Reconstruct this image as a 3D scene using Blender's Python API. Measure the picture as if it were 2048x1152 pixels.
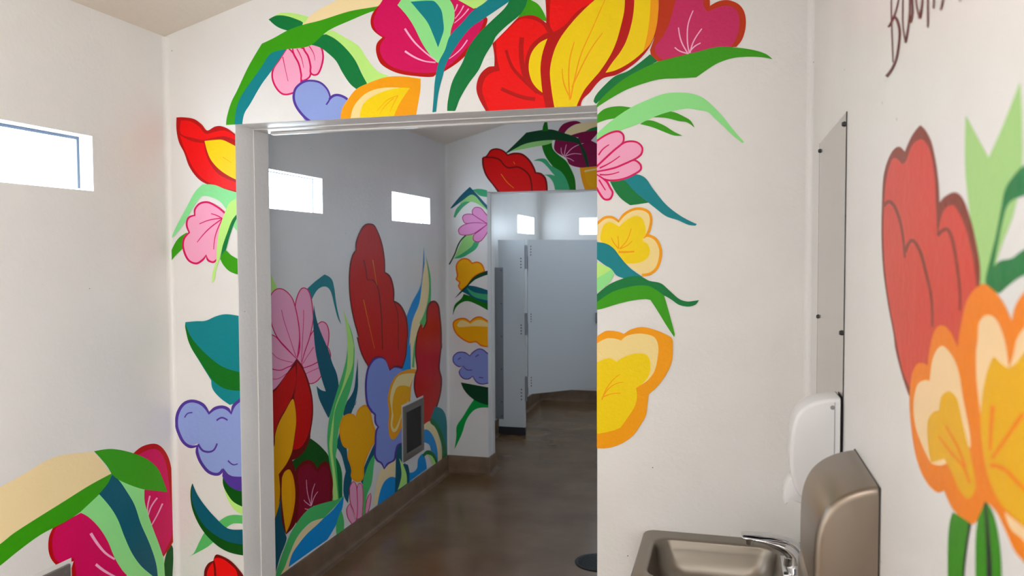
import bpy, bmesh, math, random
from mathutils import Vector, Matrix
from mathutils.geometry import tessellate_polygon
random.seed(4)
for o in list(bpy.data.objects): bpy.data.objects.remove(o, do_unlink=True)
SC = bpy.context.scene; COL = SC.collection

# ------------------------------------------------------------------ camera
CAM_H = 1.6489
def make_camera():
    yaw, pitch, roll = math.radians(15.1136), math.radians(-2.4212), math.radians(-0.2605)
    R = Vector((math.cos(yaw), math.sin(yaw), 0)); F = Vector((-math.sin(yaw), math.cos(yaw), 0)); Z = Vector((0, 0, 1))
    F2 = F*math.cos(pitch) + Z*math.sin(pitch); U2 = -F*math.sin(pitch) + Z*math.cos(pitch)
    right = R*math.cos(roll) + U2*math.sin(roll); up = -R*math.sin(roll) + U2*math.cos(roll)
    cd = bpy.data.cameras.new('camera'); cam = bpy.data.objects.new('camera', cd); COL.objects.link(cam)
    m = Matrix((right, up, -F2)).transposed().to_4x4(); m.translation = (0, 0, CAM_H); cam.matrix_world = m
    cd.sensor_width = 36; cd.lens = 36*1595.1/2048; cd.clip_start = 0.02
    cd.dof.use_dof = True; cd.dof.focus_distance = 2.9; cd.dof.aperture_fstop = 4.5
    SC.camera = cam
make_camera()

# ------------------------------------------------------------------ world, light levels, exposure
w = bpy.data.worlds.new('world'); SC.world = w; w.use_nodes = True
w.node_tree.nodes['Background'].inputs[0].default_value = (0.75, 0.85, 1, 1)
w.node_tree.nodes['Background'].inputs[1].default_value = 0.6
SC.view_settings.view_transform = 'Standard'; SC.view_settings.look = 'None'
SC.view_settings.exposure = 0.0; SC.view_settings.gamma = 1.0; SC.view_settings.use_curve_mapping = False
WIN_GLOW = 11.5          # daylight on the frosted panes
FILL_NEAR = 3.2; FILL_MID = 0.4; FILL_FAR = 0.15  # levels of the fill lights added overhead

# ------------------------------------------------------------------ helpers
def lin(h):
    out = []
    for i in (0, 2, 4):
        c = int(h[i:i+2], 16)/255
        out.append(c/12.92 if c <= .04045 else ((c+.055)/1.055)**2.4)
    return out
MATS = {}
def principled(name, rgb, rough=.5, metal=0., spec=.5, emit=None, es=0, bump=None, extra=None):
    m = bpy.data.materials.new(name); m.use_nodes = True; nt = m.node_tree; b = nt.nodes['Principled BSDF']
    b.inputs['Base Color'].default_value = (*rgb, 1); b.inputs['Roughness'].default_value = rough
    b.inputs['Metallic'].default_value = metal; b.inputs['Specular IOR Level'].default_value = spec
    if emit: b.inputs['Emission Color'].default_value = (*emit, 1); b.inputs['Emission Strength'].default_value = es
    if bump:
        tc = nt.nodes.new('ShaderNodeTexCoord')
        geo = nt.nodes.new('ShaderNodeNewGeometry')
        prev = None
        for sc, st, det in bump:
            n = nt.nodes.new('ShaderNodeTexNoise'); n.inputs['Scale'].default_value = sc; n.inputs['Detail'].default_value = det
            nt.links.new(geo.outputs['Position'], n.inputs['Vector'])
            bp = nt.nodes.new('ShaderNodeBump'); bp.inputs['Strength'].default_value = st; bp.inputs['Distance'].default_value = 1/sc*.6
            nt.links.new(n.outputs['Fac'], bp.inputs['Height'])
            if prev: nt.links.new(prev.outputs['Normal'], bp.inputs['Normal'])
            prev = bp
        nt.links.new(prev.outputs['Normal'], b.inputs['Normal'])
    if extra: extra(nt, b)
    MATS[name] = m
    return m
def mottle(c1, c2, scale, lo=.35, hi=.65, rough=None):
    def f(nt, b):
        geo = nt.nodes.new('ShaderNodeNewGeometry'); n = nt.nodes.new('ShaderNodeTexNoise')
        n.inputs['Scale'].default_value = scale; n.inputs['Detail'].default_value = 6
        nt.links.new(geo.outputs['Position'], n.inputs['Vector'])
        r = nt.nodes.new('ShaderNodeValToRGB'); r.color_ramp.elements[0].position = lo; r.color_ramp.elements[1].position = hi
        r.color_ramp.elements[0].color = (*c1, 1); r.color_ramp.elements[1].color = (*c2, 1)
        nt.links.new(n.outputs['Fac'], r.inputs['Fac']); nt.links.new(r.outputs['Color'], b.inputs['Base Color'])
        if rough:
            mr = nt.nodes.new('ShaderNodeMapRange'); mr.inputs['To Min'].default_value = rough[0]; mr.inputs['To Max'].default_value = rough[1]
            n2 = nt.nodes.new('ShaderNodeTexNoise'); n2.inputs['Scale'].default_value = scale*.4; n2.inputs['Detail'].default_value = 5
            nt.links.new(geo.outputs['Position'], n2.inputs['Vector']); nt.links.new(n2.outputs['Fac'], mr.inputs['Value'])
            nt.links.new(mr.outputs['Result'], b.inputs['Roughness'])
    return f
def wall_look(nt, b):
    mottle((.79, .78, .765), (.83, .82, .805), 2.2)(nt, b)
    src = b.inputs['Base Color'].links[0].from_socket
    geo = nt.nodes.new('ShaderNodeNewGeometry'); v = nt.nodes.new('ShaderNodeTexVoronoi'); v.inputs['Scale'].default_value = 10
    nt.links.new(geo.outputs['Position'], v.inputs['Vector'])
    lt = nt.nodes.new('ShaderNodeMath'); lt.operation = 'LESS_THAN'; lt.inputs[1].default_value = .021; nt.links.new(v.outputs['Distance'], lt.inputs[0])
    sx = nt.nodes.new('ShaderNodeSeparateXYZ'); nt.links.new(v.outputs['Color'], sx.inputs[0])
    g = nt.nodes.new('ShaderNodeMath'); g.operation = 'GREATER_THAN'; g.inputs[1].default_value = .45; nt.links.new(sx.outputs[0], g.inputs[0])
    mu = nt.nodes.new('ShaderNodeMath'); mu.operation = 'MULTIPLY'; nt.links.new(lt.outputs[0], mu.inputs[0]); nt.links.new(g.outputs[0], mu.inputs[1])
    mx = nt.nodes.new('ShaderNodeMix'); mx.data_type = 'RGBA'; mx.inputs[7].default_value = (.2, .17, .14, 1)
    nt.links.new(mu.outputs[0], mx.inputs[0]); nt.links.new(src, mx.inputs[6]); nt.links.new(mx.outputs[2], b.inputs['Base Color'])
WB = [(60, .12, 4), (220, .13, 2), (5, .03, 2)]
principled('wall_paint', (.80, .765, .72), .36, spec=.4, bump=WB, extra=wall_look)
principled('ceiling_paint', (.80, .73, .64), .6, bump=[(45, .2, 3)])
principled('trim_paint', (.78, .76, .74), .35, bump=[(30, .12, 4), (160, .12, 2)])
principled('floor_epoxy', (.13, .09, .06), .3, bump=[(14, .03, 4), (90, .03, 2)], extra=mottle((.17, .098, .045), (.225, .138, .07), 3.0, rough=(.14, .32)))
principled('base_epoxy', (.16, .11, .075), .4, bump=[(40, .08, 3)], extra=mottle((.145, .09, .052), (.2, .13, .08), 9))
principled('pane', (.8, .85, .9), .5, emit=(.74, .87, 1.0), es=WIN_GLOW)
principled('door_fill_cool', (.8, .85, .9), .5, emit=(.52, .72, 1.0), es=0.95)  # glow of the unseen doors added as light sources
principled('door_fill_warm', (.8, .8, .8), .5, emit=(1, .985, .96), es=19)
principled('fill_glow', (.9, .9, .9), .5, emit=(1, .99, .98), es=FILL_NEAR)  # glow of the added overhead fill lights
principled('fill_glow_mid', (.9, .9, .9), .5, emit=(.83, .90, 1), es=FILL_MID)
principled('fill_glow_far', (.9, .9, .9), .5, emit=(.66, .84, 1), es=FILL_FAR)
principled('window_frame', (.10, .14, .21), .5)
principled('steel', (.30, .25, .205), .36, metal=1, bump=[(400, .02, 1)])
principled('steel_sink', (.26, .23, .195), .34, metal=1, bump=[(300, .02, 1)])
principled('mirror_steel', (.56, .54, .52), .16, metal=1, bump=[(7, .03, 2)])
principled('chrome', (.62, .63, .65), .08, metal=1)
principled('dark_metal', (.03, .03, .035), .45, metal=.3)
principled('black_rubber', (.012, .012, .012), .6)
principled('white_plastic', (.74, .745, .76), .22)
principled('grey_plastic', (.30, .30, .31), .3)
principled('vent_steel', (.30, .28, .26), .42, metal=.8)
principled('grille_steel', (.16, .155, .15), .4, metal=.8)
principled('drain_iron', (.015, .016, .018), .35, metal=.6)
principled('stall_panel', (.66, .70, .74), .38, bump=[(120, .06, 2)])
principled('cast_alloy', (.28, .30, .33), .4, metal=.8)
principled('scuff', (.2, .17, .14), .8)
PAINT = dict(pink='EB9FBE', pink2='DC8CC4', mag='CB0A5C', mag2='A8206E', lime='B2E07C', lime2='9CC67C', lime3='8FC878', green='3C960A', green2='37850C', green3='0E6A10', green4='1C9A45',
    mgreen='0B6A22', mgreen2='4DB868', dgreen='00733C', dgreen2='02511F', dgreen3='04432C', cream='EBD2A2', teal='007D86', teal2='00586C', lav='8799D2', lav2='7E8FD0',
    purp='523A94', orange='FF9900', orange2='E27E16', orange3='D96A10', peach='FBCF8D', peach2='E6C79A', yel='FFC800', yel2='DCA800', amber='E8980A', crim='C8055A', crim2='A0063A',
    dred='AE1C10', dred2='6E0A12', brown='7E3426', red='E21A12', red2='C8443A', lpink='FFA8C8', lgreen='8CDA8A', lgreen2='84D690', lgreen3='58B464', brick='B4371C', mauve='BE3060',  # right tulip red and brick outline: sheen haze mixed into the paint
    mauve2='7E0A44', sea='3FA070', blue='008AD0', red3='C00010', red4='D0080C', yel3='F2A600', crim3='820030', char='26222A', maroon='5A2430')  # dimmer red and crimson of the middle room: its shade mixed into the paint
for k, h in PAINT.items():
    c = [min(.96, max(.0015, v*1.22-.012)) for v in lin(h)]
    principled('paint_'+k, c, .38, spec=.2, bump=WB)

def tag(o, label=None, cat=None, group=None, kind=None):
    if label: o['label'] = label
    if cat: o['category'] = cat
    if group: o['group'] = group
    if kind: o['kind'] = kind
    return o
def empty(name, loc, label, cat, group=None):
    o = bpy.data.objects.new(name, None); o.empty_display_size = .1; COL.objects.link(o); o.location = loc
    return tag(o, label, cat, group)
def link(name, bm, mats, parent=None, smooth=False, label=None, origin=None):
    if isinstance(mats, str): mats = [mats]
    me = bpy.data.meshes.new(name)
    off = Vector(origin) if origin else (parent.matrix_world.translation if False else None)
    if parent: off = world_loc(parent)
    if off is None:
        vs = [v.co for v in bm.verts]; off = Vector((sum(v.x for v in vs)/len(vs), sum(v.y for v in vs)/len(vs), min(v.z for v in vs)))
    bmesh.ops.translate(bm, verts=bm.verts, vec=-off)
    bm.to_mesh(me); bm.free()
    for m in mats: me.materials.append(MATS[m])
    if smooth:
        for p in me.polygons: p.use_smooth = True
        try: me.set_sharp_from_angle(angle=math.radians(38))
        except Exception: pass
    o = bpy.data.objects.new(name, me); COL.objects.link(o)
    if parent: o.parent = parent
    else: o.location = off
    if label: o['label'] = label
    return o
def world_loc(o):
    v = Vector(o.location)
    while o.parent: o = o.parent; v += Vector(o.location)
    return v
def nb(): return bmesh.new()
def box(bm, x0, x1, y0, y1, z0, z1, bev=0, seg=2, mi=0):
    vs = [bm.verts.new((x, y, z)) for z in (z0, z1) for y in (y0, y1) for x in (x0, x1)]
    F = [(0, 2, 3, 1), (4, 5, 7, 6), (0, 1, 5, 4), (2, 6, 7, 3), (0, 4, 6, 2), (1, 3, 7, 5)]
    fs = [bm.faces.new([vs[i] for i in f]) for f in F]
    for f in fs: f.material_index = mi
    if bev:
        es = list({e for f in fs for e in f.edges})
        bmesh.ops.bevel(bm, geom=es, offset=bev, segments=seg, affect='EDGES', profile=.5)
def cyl(bm, c, axis, r, h, n=24, r2=None, mi=0):
    r2 = r if r2 is None else r2; c = Vector(c); a = Vector(axis).normalized()
    u = a.orthogonal().normalized(); v = a.cross(u)
    A = [bm.verts.new(c + (u*math.cos(t)+v*math.sin(t))*r) for t in [2*math.pi*i/n for i in range(n)]]
    B = [bm.verts.new(c + a*h + (u*math.cos(t)+v*math.sin(t))*r2) for t in [2*math.pi*i/n for i in range(n)]]
    for i in range(n): bm.faces.new((A[i], A[(i+1) % n], B[(i+1) % n], B[i])).material_index = mi
    bm.faces.new(A[::-1]).material_index = mi; bm.faces.new(B).material_index = mi
def extrude_xz(bm, prof, y0, y1, bev=0, seg=3):
    """closed X-Z profile pushed along Y; bevel rounds the two end outlines"""
    A = [bm.verts.new((x, y0, z)) for x, z in prof]; B = [bm.verts.new((x, y1, z)) for x, z in prof]; n = len(prof)
    fa = bm.faces.new(A); fb = bm.faces.new(B[::-1])
    for i in range(n): bm.faces.new((A[i], B[i], B[(i+1) % n], A[(i+1) % n]))
    if bev: bmesh.ops.bevel(bm, geom=list(fa.edges)+list(fb.edges), offset=bev, segments=seg, affect='EDGES', profile=.5)
def round_ends(bm, P, y0, y1, r, xw, seg=6, n=5):
    """smooth closed X-Z profile (points with corner flags) pushed along Y with both ends rounded over radius r; points on the wall plane xw stay on it"""
    C = catmull(P, True, n); C = [p for i, p in enumerate(C) if math.hypot(p[0]-C[i-1][0], p[1]-C[i-1][1]) > 1e-5]
    N = len(C); area = sum(C[i-1][0]*C[i][1]-C[i][0]*C[i-1][1] for i in range(N)); sg = 1 if area > 0 else -1
    nr = []
    for i in range(N):
        a, b, c = Vector(C[i-1]), Vector(C[i]), Vector(C[(i+1) % N]); d1 = (b-a).normalized(); d2 = (c-b).normalized()
        n1 = Vector((d1.y, -d1.x))*sg; n2 = Vector((d2.y, -d2.x))*sg; m = n1+n2; m = m/max(.5, m.dot(n1)); nr.append(m)
    rings = []
    prof = [(r*(1-math.sin(t)), r*(1-math.cos(t))) for t in [math.pi/2*(1-k/seg) for k in range(seg+1)]]
    seqs = [(y0+dy, ins) for dy, ins in [(r*(1-math.cos(t)), r*(1-math.sin(t))) for t in [math.pi/2*k/seg for k in range(seg+1)]]]
    seqs = seqs + [(y1-(y-y0), ins) for y, ins in seqs[::-1]]
    for y, ins in seqs:
        ring = []
        for i in range(N):
            x = C[i][0]-nr[i].x*ins; z = C[i][1]-nr[i].y*ins
            if C[i][0] > xw-1e-4: x = C[i][0]
            ring.append(bm.verts.new((x, y, z)))
        rings.append(ring)
    bridge(bm, rings); bm.faces.new(rings[0]); bm.faces.new(rings[-1]); bmesh.ops.recalc_face_normals(bm, faces=bm.faces)
def bridge(bm, L, closed=True):
    for a, b in zip(L, L[1:]):
        n = len(a)
        for i in range(n if closed else n-1): bm.faces.new((a[i], a[(i+1) % n], b[(i+1) % n], b[i]))
def catmull(P, closed, n=6, keepcorner=True):
    """P = [(u, v, corner)]; corner points break the tangent"""
    N = len(P); out = []
    rng = range(N) if closed else range(N-1)
    for i in rng:
        p1, p2 = P[i], P[(i+1) % N]
        p0 = P[(i-1) % N] if (closed or i > 0) else p1
        p3 = P[(i+2) % N] if (closed or i+2 < N) else p2
        c1 = p1[2] or (not closed and i == 0); c2 = p2[2] or (not closed and i+1 == N-1)
        d = math.hypot(p2[0]-p1[0], p2[1]-p1[1])
        def tan(a, b, c, corner, other):
            if corner: return None
            la = math.hypot(b[0]-a[0], b[1]-a[1]); lc = math.hypot(c[0]-b[0], c[1]-b[1])
            if la+lc < 1e-9: return (0, 0)
            s = d/(la+lc); return ((c[0]-a[0])*s, (c[1]-a[1])*s)
        m1 = tan(p0, p1, p2, c1, p2); m2 = tan(p1, p2, p3, c2, p1)
        ch = (p2[0]-p1[0], p2[1]-p1[1])
        if m1 is None and m2 is None: m1 = m2 = ch
        elif m1 is None: m1 = (1.5*ch[0]-.5*m2[0], 1.5*ch[1]-.5*m2[1])
        elif m2 is None: m2 = (1.5*ch[0]-.5*m1[0], 1.5*ch[1]-.5*m1[1])
        k = 1 if (c1 and c2) else n
        for j in range(k):
            t = j/k; t2 = t*t; t3 = t2*t
            h = (2*t3-3*t2+1, t3-2*t2+t, -2*t3+3*t2, t3-t2)
            out.append((h[0]*p1[0]+h[1]*m1[0]+h[2]*p2[0]+h[3]*m2[0], h[0]*p1[1]+h[1]*m1[1]+h[2]*p2[1]+h[3]*m2[1]))
    if not closed: out.append((P[-1][0], P[-1][1]))
    return out
def clip_poly(P, ax, val, keep_less):
    out = []; n = len(P)
    ins = (lambda p: p[ax] <= val) if keep_less else (lambda p: p[ax] >= val)
    for i in range(n):
        a, b = P[i], P[(i+1) % n]; ia, ib = ins(a), ins(b)
        if ia: out.append(a)
        if ia != ib:
            t = (val-a[ax])/(b[ax]-a[ax]); out.append((a[0]+(b[0]-a[0])*t, a[1]+(b[1]-a[1])*t))
    return out

# ------------------------------------------------------------------ dimensions of the building
XL, XR = -2.045, 0.2475            # left and right wall faces
D1, T1 = 2.5874, 0.2127            # near dividing wall
D2, T2 = 5.6706, 0.16              # farther dividing wall
D3, YN = 8.747, -3.2               # end wall, wall behind the viewer
DX0, DX1, DH = -1.7495, -0.4109, 2.13
EX0, EX1, EH = -1.7186, -0.50, 2.1087
HB = .1283
SLOPE = .274
def zc(x): return 2.4708 + SLOPE*(x-XL)
WZ0, WZ1 = 1.866, 2.048
WIN_LEFT = [(-1.6, -.9), (-.04, .66), (1.52, 2.2187), (3.12, 3.7814), (4.6788, 5.3424), (6.05, 6.72), (7.81, 8.508)]  # the two nearest and the next-to-last are unseen, added as light sources
ADDED_WIN_RIGHT = [(6.4, 7.1), (7.6, 8.3)]  # unseen windows added to light the far room
CLIPS = {'L': (0, DX0, True), 'R': (0, DX1, False), 'T': (1, DH, False), 'l': (0, EX0, True), 't': (1, EH, False), 'B': (1, HB, False)}

def wall_x(name, x0, x1, ya, yb, ztop, holes, inner_is_hi, frm='wall_paint'):
    """wall whose faces lie at X = x0 and x1, with rectangular window holes through it"""
    bm = nb(); ys = sorted({ya, yb, *[h for H in holes for h in H]}); zs = [0, WZ0, WZ1, ztop]
    for i in range(len(ys)-1):
        for j in range(3):
            if j == 1 and (ys[i], ys[i+1]) in holes: continue
            for x in (x0, x1):
                q = [bm.verts.new((x, ys[i+a], zs[j+b])) for a, b in ((0, 0), (1, 0), (1, 1), (0, 1))]; bm.faces.new(q if x == x1 else q[::-1])
    for h in holes:
        for (p, q) in (((h[0], WZ0), (h[0], WZ1)), ((h[0], WZ1), (h[1], WZ1)), ((h[1], WZ1), (h[1], WZ0)), ((h[1], WZ0), (h[0], WZ0))):
            bm.faces.new([bm.verts.new(v) for v in ((x0, *p), (x0, *q), (x1, *q), (x1, *p))])
    for y in (ya, yb): bm.faces.new([bm.verts.new(v) for v in ((x0, y, 0), (x1, y, 0), (x1, y, ztop), (x0, y, ztop))])
    bm.faces.new([bm.verts.new(v) for v in ((x0, ya, ztop), (x1, ya, ztop), (x1, yb, ztop), (x0, yb, ztop))])
    bm.faces.new([bm.verts.new(v) for v in ((x0, ya, 0), (x1, ya, 0), (x1, yb, 0), (x0, yb, 0))])
    bmesh.ops.remove_doubles(bm, verts=bm.verts, dist=1e-5); bmesh.ops.recalc_face_normals(bm, faces=bm.faces)
    return tag(link(name, bm, frm, origin=(x0, ya, 0)), kind='structure')
def prism_xz(bm, pts, y0, y1):
    A = [bm.verts.new((x, y0, z)) for x, z in pts]; B = [bm.verts.new((x, y1, z)) for x, z in pts]; n = len(pts)
    bm.faces.new(A); bm.faces.new(B[::-1])
    for i in range(n): bm.faces.new((A[i], B[i], B[(i+1) % n], A[(i+1) % n]))
def wall_y(name, y0, y1, outline, bev=0):
    bm = nb(); prism_xz(bm, outline, y0, y1); bmesh.ops.recalc_face_normals(bm, faces=bm.faces)
    if bev:
        es = [e for e in bm.edges if all(abs(v.co.y-y0) < 1e-6 or abs(v.co.y-y1) < 1e-6 for v in e.verts) and abs(e.verts[0].co.y-e.verts[1].co.y) < 1e-6 and all(XL+.01 < v.co.x < XR-.01 for v in e.verts)]
        bmesh.ops.bevel(bm, geom=es, offset=bev, segments=3, affect='EDGES', profile=.5)
    return tag(link(name, bm, 'wall_paint', origin=(XL, y0, 0), smooth=True), kind='structure')

# ------------------------------------------------------------------ shell
TH = .14
wall_x('wall_left', XL-TH, XL, YN, D3+.15, zc(XL), WIN_LEFT, True)
wall_x('wall_right', XR, XR+TH, YN, D3+.15, zc(XR), ADDED_WIN_RIGHT, False)
wall_y('wall_middle', D1, D1+T1, [(XL, 0), (DX0, 0), (DX0, DH), (DX1, DH), (DX1, 0), (XR, 0), (XR, zc(XR)), (XL, zc(XL))], .004)
wall_y('wall_inner', D2, D2+T2, [(XL, 0), (EX0, 0), (EX0, EH), (EX1, EH), (EX1, 0), (XR, 0), (XR, zc(XR)), (XL, zc(XL))], .004)
wall_y('wall_near', YN-.15, YN, [(XL, 0), (XR, 0), (XR, zc(XR)), (XL, zc(XL))])
BWX0, BWX1 = -1.585, -.90
bm = nb()
for a in ([(XL, 0), (XR, 0), (XR, WZ0), (XL, WZ0)], [(XL, WZ0), (BWX0, WZ0), (BWX0, WZ1), (XL, WZ1)], [(BWX1, WZ0), (XR, WZ0), (XR, WZ1), (BWX1, WZ1)], [(XL, WZ1), (XR, WZ1), (XR, zc(XR)), (XL, zc(XL))]):
    prism_xz(bm, a, D3, D3+.15)
bmesh.ops.recalc_face_normals(bm, faces=bm.faces)
tag(link('wall_far', bm, 'wall_paint', origin=(XL, D3, 0)), kind='structure')
bm = nb(); box(bm, XL-TH, XR+TH, YN-.15, D3+.15, -.1, 0)
tag(link('floor', bm, 'floor_epoxy', origin=(0, 0, -.1)), kind='structure')
bm = nb(); prism_xz(bm, [(XL-TH, zc(XL)), (XL, zc(XL)), (XR, zc(XR)), (XR+TH, zc(XR)), (XR+TH, zc(XR)+.12), (XL-TH, zc(XL)+.12)], YN-.15, D3+.15)
bmesh.ops.recalc_face_normals(bm, faces=bm.faces)
tag(link('ceiling', bm, 'ceiling_paint', origin=(XL, YN, zc(XL))), kind='structure')

def window(n, x_in, y0, y1, sgn):
    """frosted pane set back in the wall; sgn = +1 when the wall lies at larger X"""
    r = bpy.data.objects.new('window_%d' % n, None); COL.objects.link(r); r.location = (x_in, (y0+y1)/2, WZ0); r['kind'] = 'structure'
    xp = x_in + sgn*.058
    bm = nb(); box(bm, min(xp, xp+sgn*.008), max(xp, xp+sgn*.008), y0, y1, WZ0, WZ1); link('pane', bm, 'pane', r)
    bm = nb(); t = .010 if (sgn < 0 and y0 < 2) else .004; xa, xb = sorted((xp-sgn*.004, xp+sgn*.03))
    box(bm, xa, xb, y0, y0+t, WZ0+t, WZ1-t); box(bm, xa, xb, y1-t, y1, WZ0+t, WZ1-t); box(bm, xa, xb, y0, y1, WZ1-t, WZ1); box(bm, xa, xb, y0, y1, WZ0, WZ0+.002)
    link('window_frame', bm, 'window_frame', r)
r = bpy.data.objects.new('added_door_1', None); COL.objects.link(r); r.location = (XR, 4.1, 0); r['kind'] = 'structure'  # unseen glowing door added to brighten the middle room
bm = nb(); box(bm, XR-.03, XR-.001, 3.55, 4.65, HB+.01, 2.1, .002, 1); link('added_door_frame', bm, 'trim_paint', r)
bm = nb(); box(bm, XR-.036, XR-.03, 3.65, 4.55, .25, 2.0); link('glow_glass', bm, 'door_fill_cool', r)
r = bpy.data.objects.new('added_door_2', None); COL.objects.link(r); r.location = (XR, -.95, 0); r['kind'] = 'structure'  # unseen glowing door added behind the camera to light the near room
bm = nb(); box(bm, XR-.03, XR-.001, -1.65, -.25, HB+.01, 2.25, .002, 1); link('added_door_frame', bm, 'trim_paint', r)
bm = nb(); box(bm, XR-.036, XR-.03, -1.55, -.35, .6, 1.95); link('glow_glass', bm, 'door_fill_warm', r)
k = 1
for y0, y1 in WIN_LEFT: window(k, XL, y0, y1, -1); k += 1
for y0, y1 in ADDED_WIN_RIGHT: window(k, XR, y0, y1, 1); k += 1
r = bpy.data.objects.new('window_%d' % k, None); COL.objects.link(r); r.location = ((BWX0+BWX1)/2, D3, WZ0); r['kind'] = 'structure'
bm = nb(); box(bm, BWX0, BWX1, D3+.058, D3+.066, WZ0, WZ1); link('pane', bm, 'pane', r)
bm = nb(); box(bm, BWX0, BWX1, D3+.054, D3+.09, WZ1-.006, WZ1); box(bm, BWX0, BWX0+.006, D3+.054, D3+.09, WZ0, WZ1-.006); box(bm, BWX1-.006, BWX1, D3+.054, D3+.09, WZ0, WZ1-.006); link('window_frame', bm, 'window_frame', r)

# cove baseboards in brown epoxy
def cove(name, segs):
    """segs: list of polylines [(x,y)...] with the room on the left of the travel direction"""
    bm = nb(); prof = [(0, HB), (.010, HB), (.012, HB-.004), (.013, .04), (.017, .022), (.027, .009), (.045, .002), (.045, 0), (0, 0)]
    for P in segs:
        n = len(P); rings = []
        for i, p in enumerate(P):
            p = Vector(p); t1 = (p-Vector(P[i-1])).normalized() if i else None; t2 = (Vector(P[i+1])-p).normalized() if i < n-1 else None
            t1 = t1 or t2; t2 = t2 or t1; n1 = Vector((-t1.y, t1.x)); n2 = Vector((-t2.y, t2.x)); m = n1+n2; m = m/(m.dot(n1))
            rings.append([bm.verts.new((p.x+m.x*o, p.y+m.y*o, z)) for o, z in prof])
        bridge(bm, rings); bm.faces.new(rings[0]); bm.faces.new(rings[-1][::-1])
    bmesh.ops.recalc_face_normals(bm, faces=bm.faces)
    return tag(link(name, bm, 'base_epoxy', smooth=True), kind='structure')
cove('baseboard_left', [[(XL, D1), (XL, YN)][::1]])
cove('baseboard_near', [[(XL, YN), (XR, YN), (XR, D1), (DX1, D1), (DX1, D1+T1), (XR, D1+T1), (XR, D2), (EX1, D2), (EX1, D2+T2), (XR, D2+T2), (XR, D3), (XL, D3), (XL, D2+T2), (EX0, D2+T2), (EX0, D2), (XL, D2), (XL, D1+T1), (DX0, D1+T1), (DX0, D1), (XL, D1)]])

# raised lining strips in the near doorway
bm = nb(); y0, y1 = D1+T1*.53, D1+T1
box(bm, DX0, DX0+.004, y0, y1, HB, DH-.004, .0012); box(bm, DX0, DX1, y0, y1, DH-.004, DH, .0012)
box(bm, DX0+.03, DX1-.01, y1-.03, y1-.004, DH-.012, DH-.004, .003)
tag(link('trim_1', bm, 'trim_paint'), kind='structure')
bm = nb(); box(bm, EX0, EX0+.004, D2+T2*.55, D2+T2, HB, EH, .001); box(bm, EX0, EX1, D2+T2*.55, D2+T2, EH-.006, EH, .001)
tag(link('trim_2', bm, 'trim_paint'), kind='structure')

def corner(name, x, y, sx, sy, r, z1):
    bm = nb(); n = 8; A = []; B = []
    pts = [(x, y)] + [(x+sx*(r-r*math.sin(t)), y+sy*(r-r*math.cos(t))) for t in [math.pi/2*i/n for i in range(n+1)]]
    for p in pts: A.append(bm.verts.new((*p, HB))); B.append(bm.verts.new((*p, z1)))
    k = len(pts)
    for i in range(k): bm.faces.new((A[i], A[(i+1) % k], B[(i+1) % k], B[i]))
    bm.faces.new(A); bm.faces.new(B); bmesh.ops.recalc_face_normals(bm, faces=bm.faces)
    tag(link(name, bm, 'wall_paint', smooth=True), kind='structure')
corner('trim_3', XL, D1, 1, -1, .02, zc(XL)-.003); corner('trim_4', XR, D1, -1, -1, .02, zc(XR-.02)-.003); corner('trim_5', XL, D2, 1, -1, .02, zc(XL)-.003); corner('trim_6', XL, D3, 1, -1, .02, zc(XL)-.003)

# ------------------------------------------------------------------ unseen fill lights added under the ceiling to brighten the rooms
def fill_light(loc, glow, label, lx, ly, drop=.0):
    x, y = loc; z = zc(x)-drop; tilt = math.atan(SLOPE)
    t = empty('added_light', (x, y, z), label, 'added light')
    bm = nb(); box(bm, -lx/2-.02, lx/2+.02, -ly/2-.02, ly/2+.02, -.05, -.004, .006)
    bmesh.ops.rotate(bm, verts=bm.verts, cent=(0, 0, 0), matrix=Matrix.Rotation(-tilt, 3, 'Y')); bmesh.ops.translate(bm, verts=bm.verts, vec=(x, y, z)); link('housing', bm, 'white_plastic', t)
    bm = nb(); box(bm, -lx/2, lx/2, -ly/2, ly/2, -.062, -.05, .004)
    bmesh.ops.rotate(bm, verts=bm.verts, cent=(0, 0, 0), matrix=Matrix.Rotation(-tilt, 3, 'Y')); bmesh.ops.translate(bm, verts=bm.verts, vec=(x, y, z)); link('diffuser', bm, glow, t)
fill_light((-.28, -.1), 'fill_glow', 'wide white fill light added over the near room', .7, 1.6)
fill_light((-.6, 3.6), 'fill_glow_mid', 'small dim fill light added over the middle room', .3, .3)
fill_light((-.7, 7.3), 'fill_glow_far', 'long cool fill light added over the toilet stalls', .3, 1.2)

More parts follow.
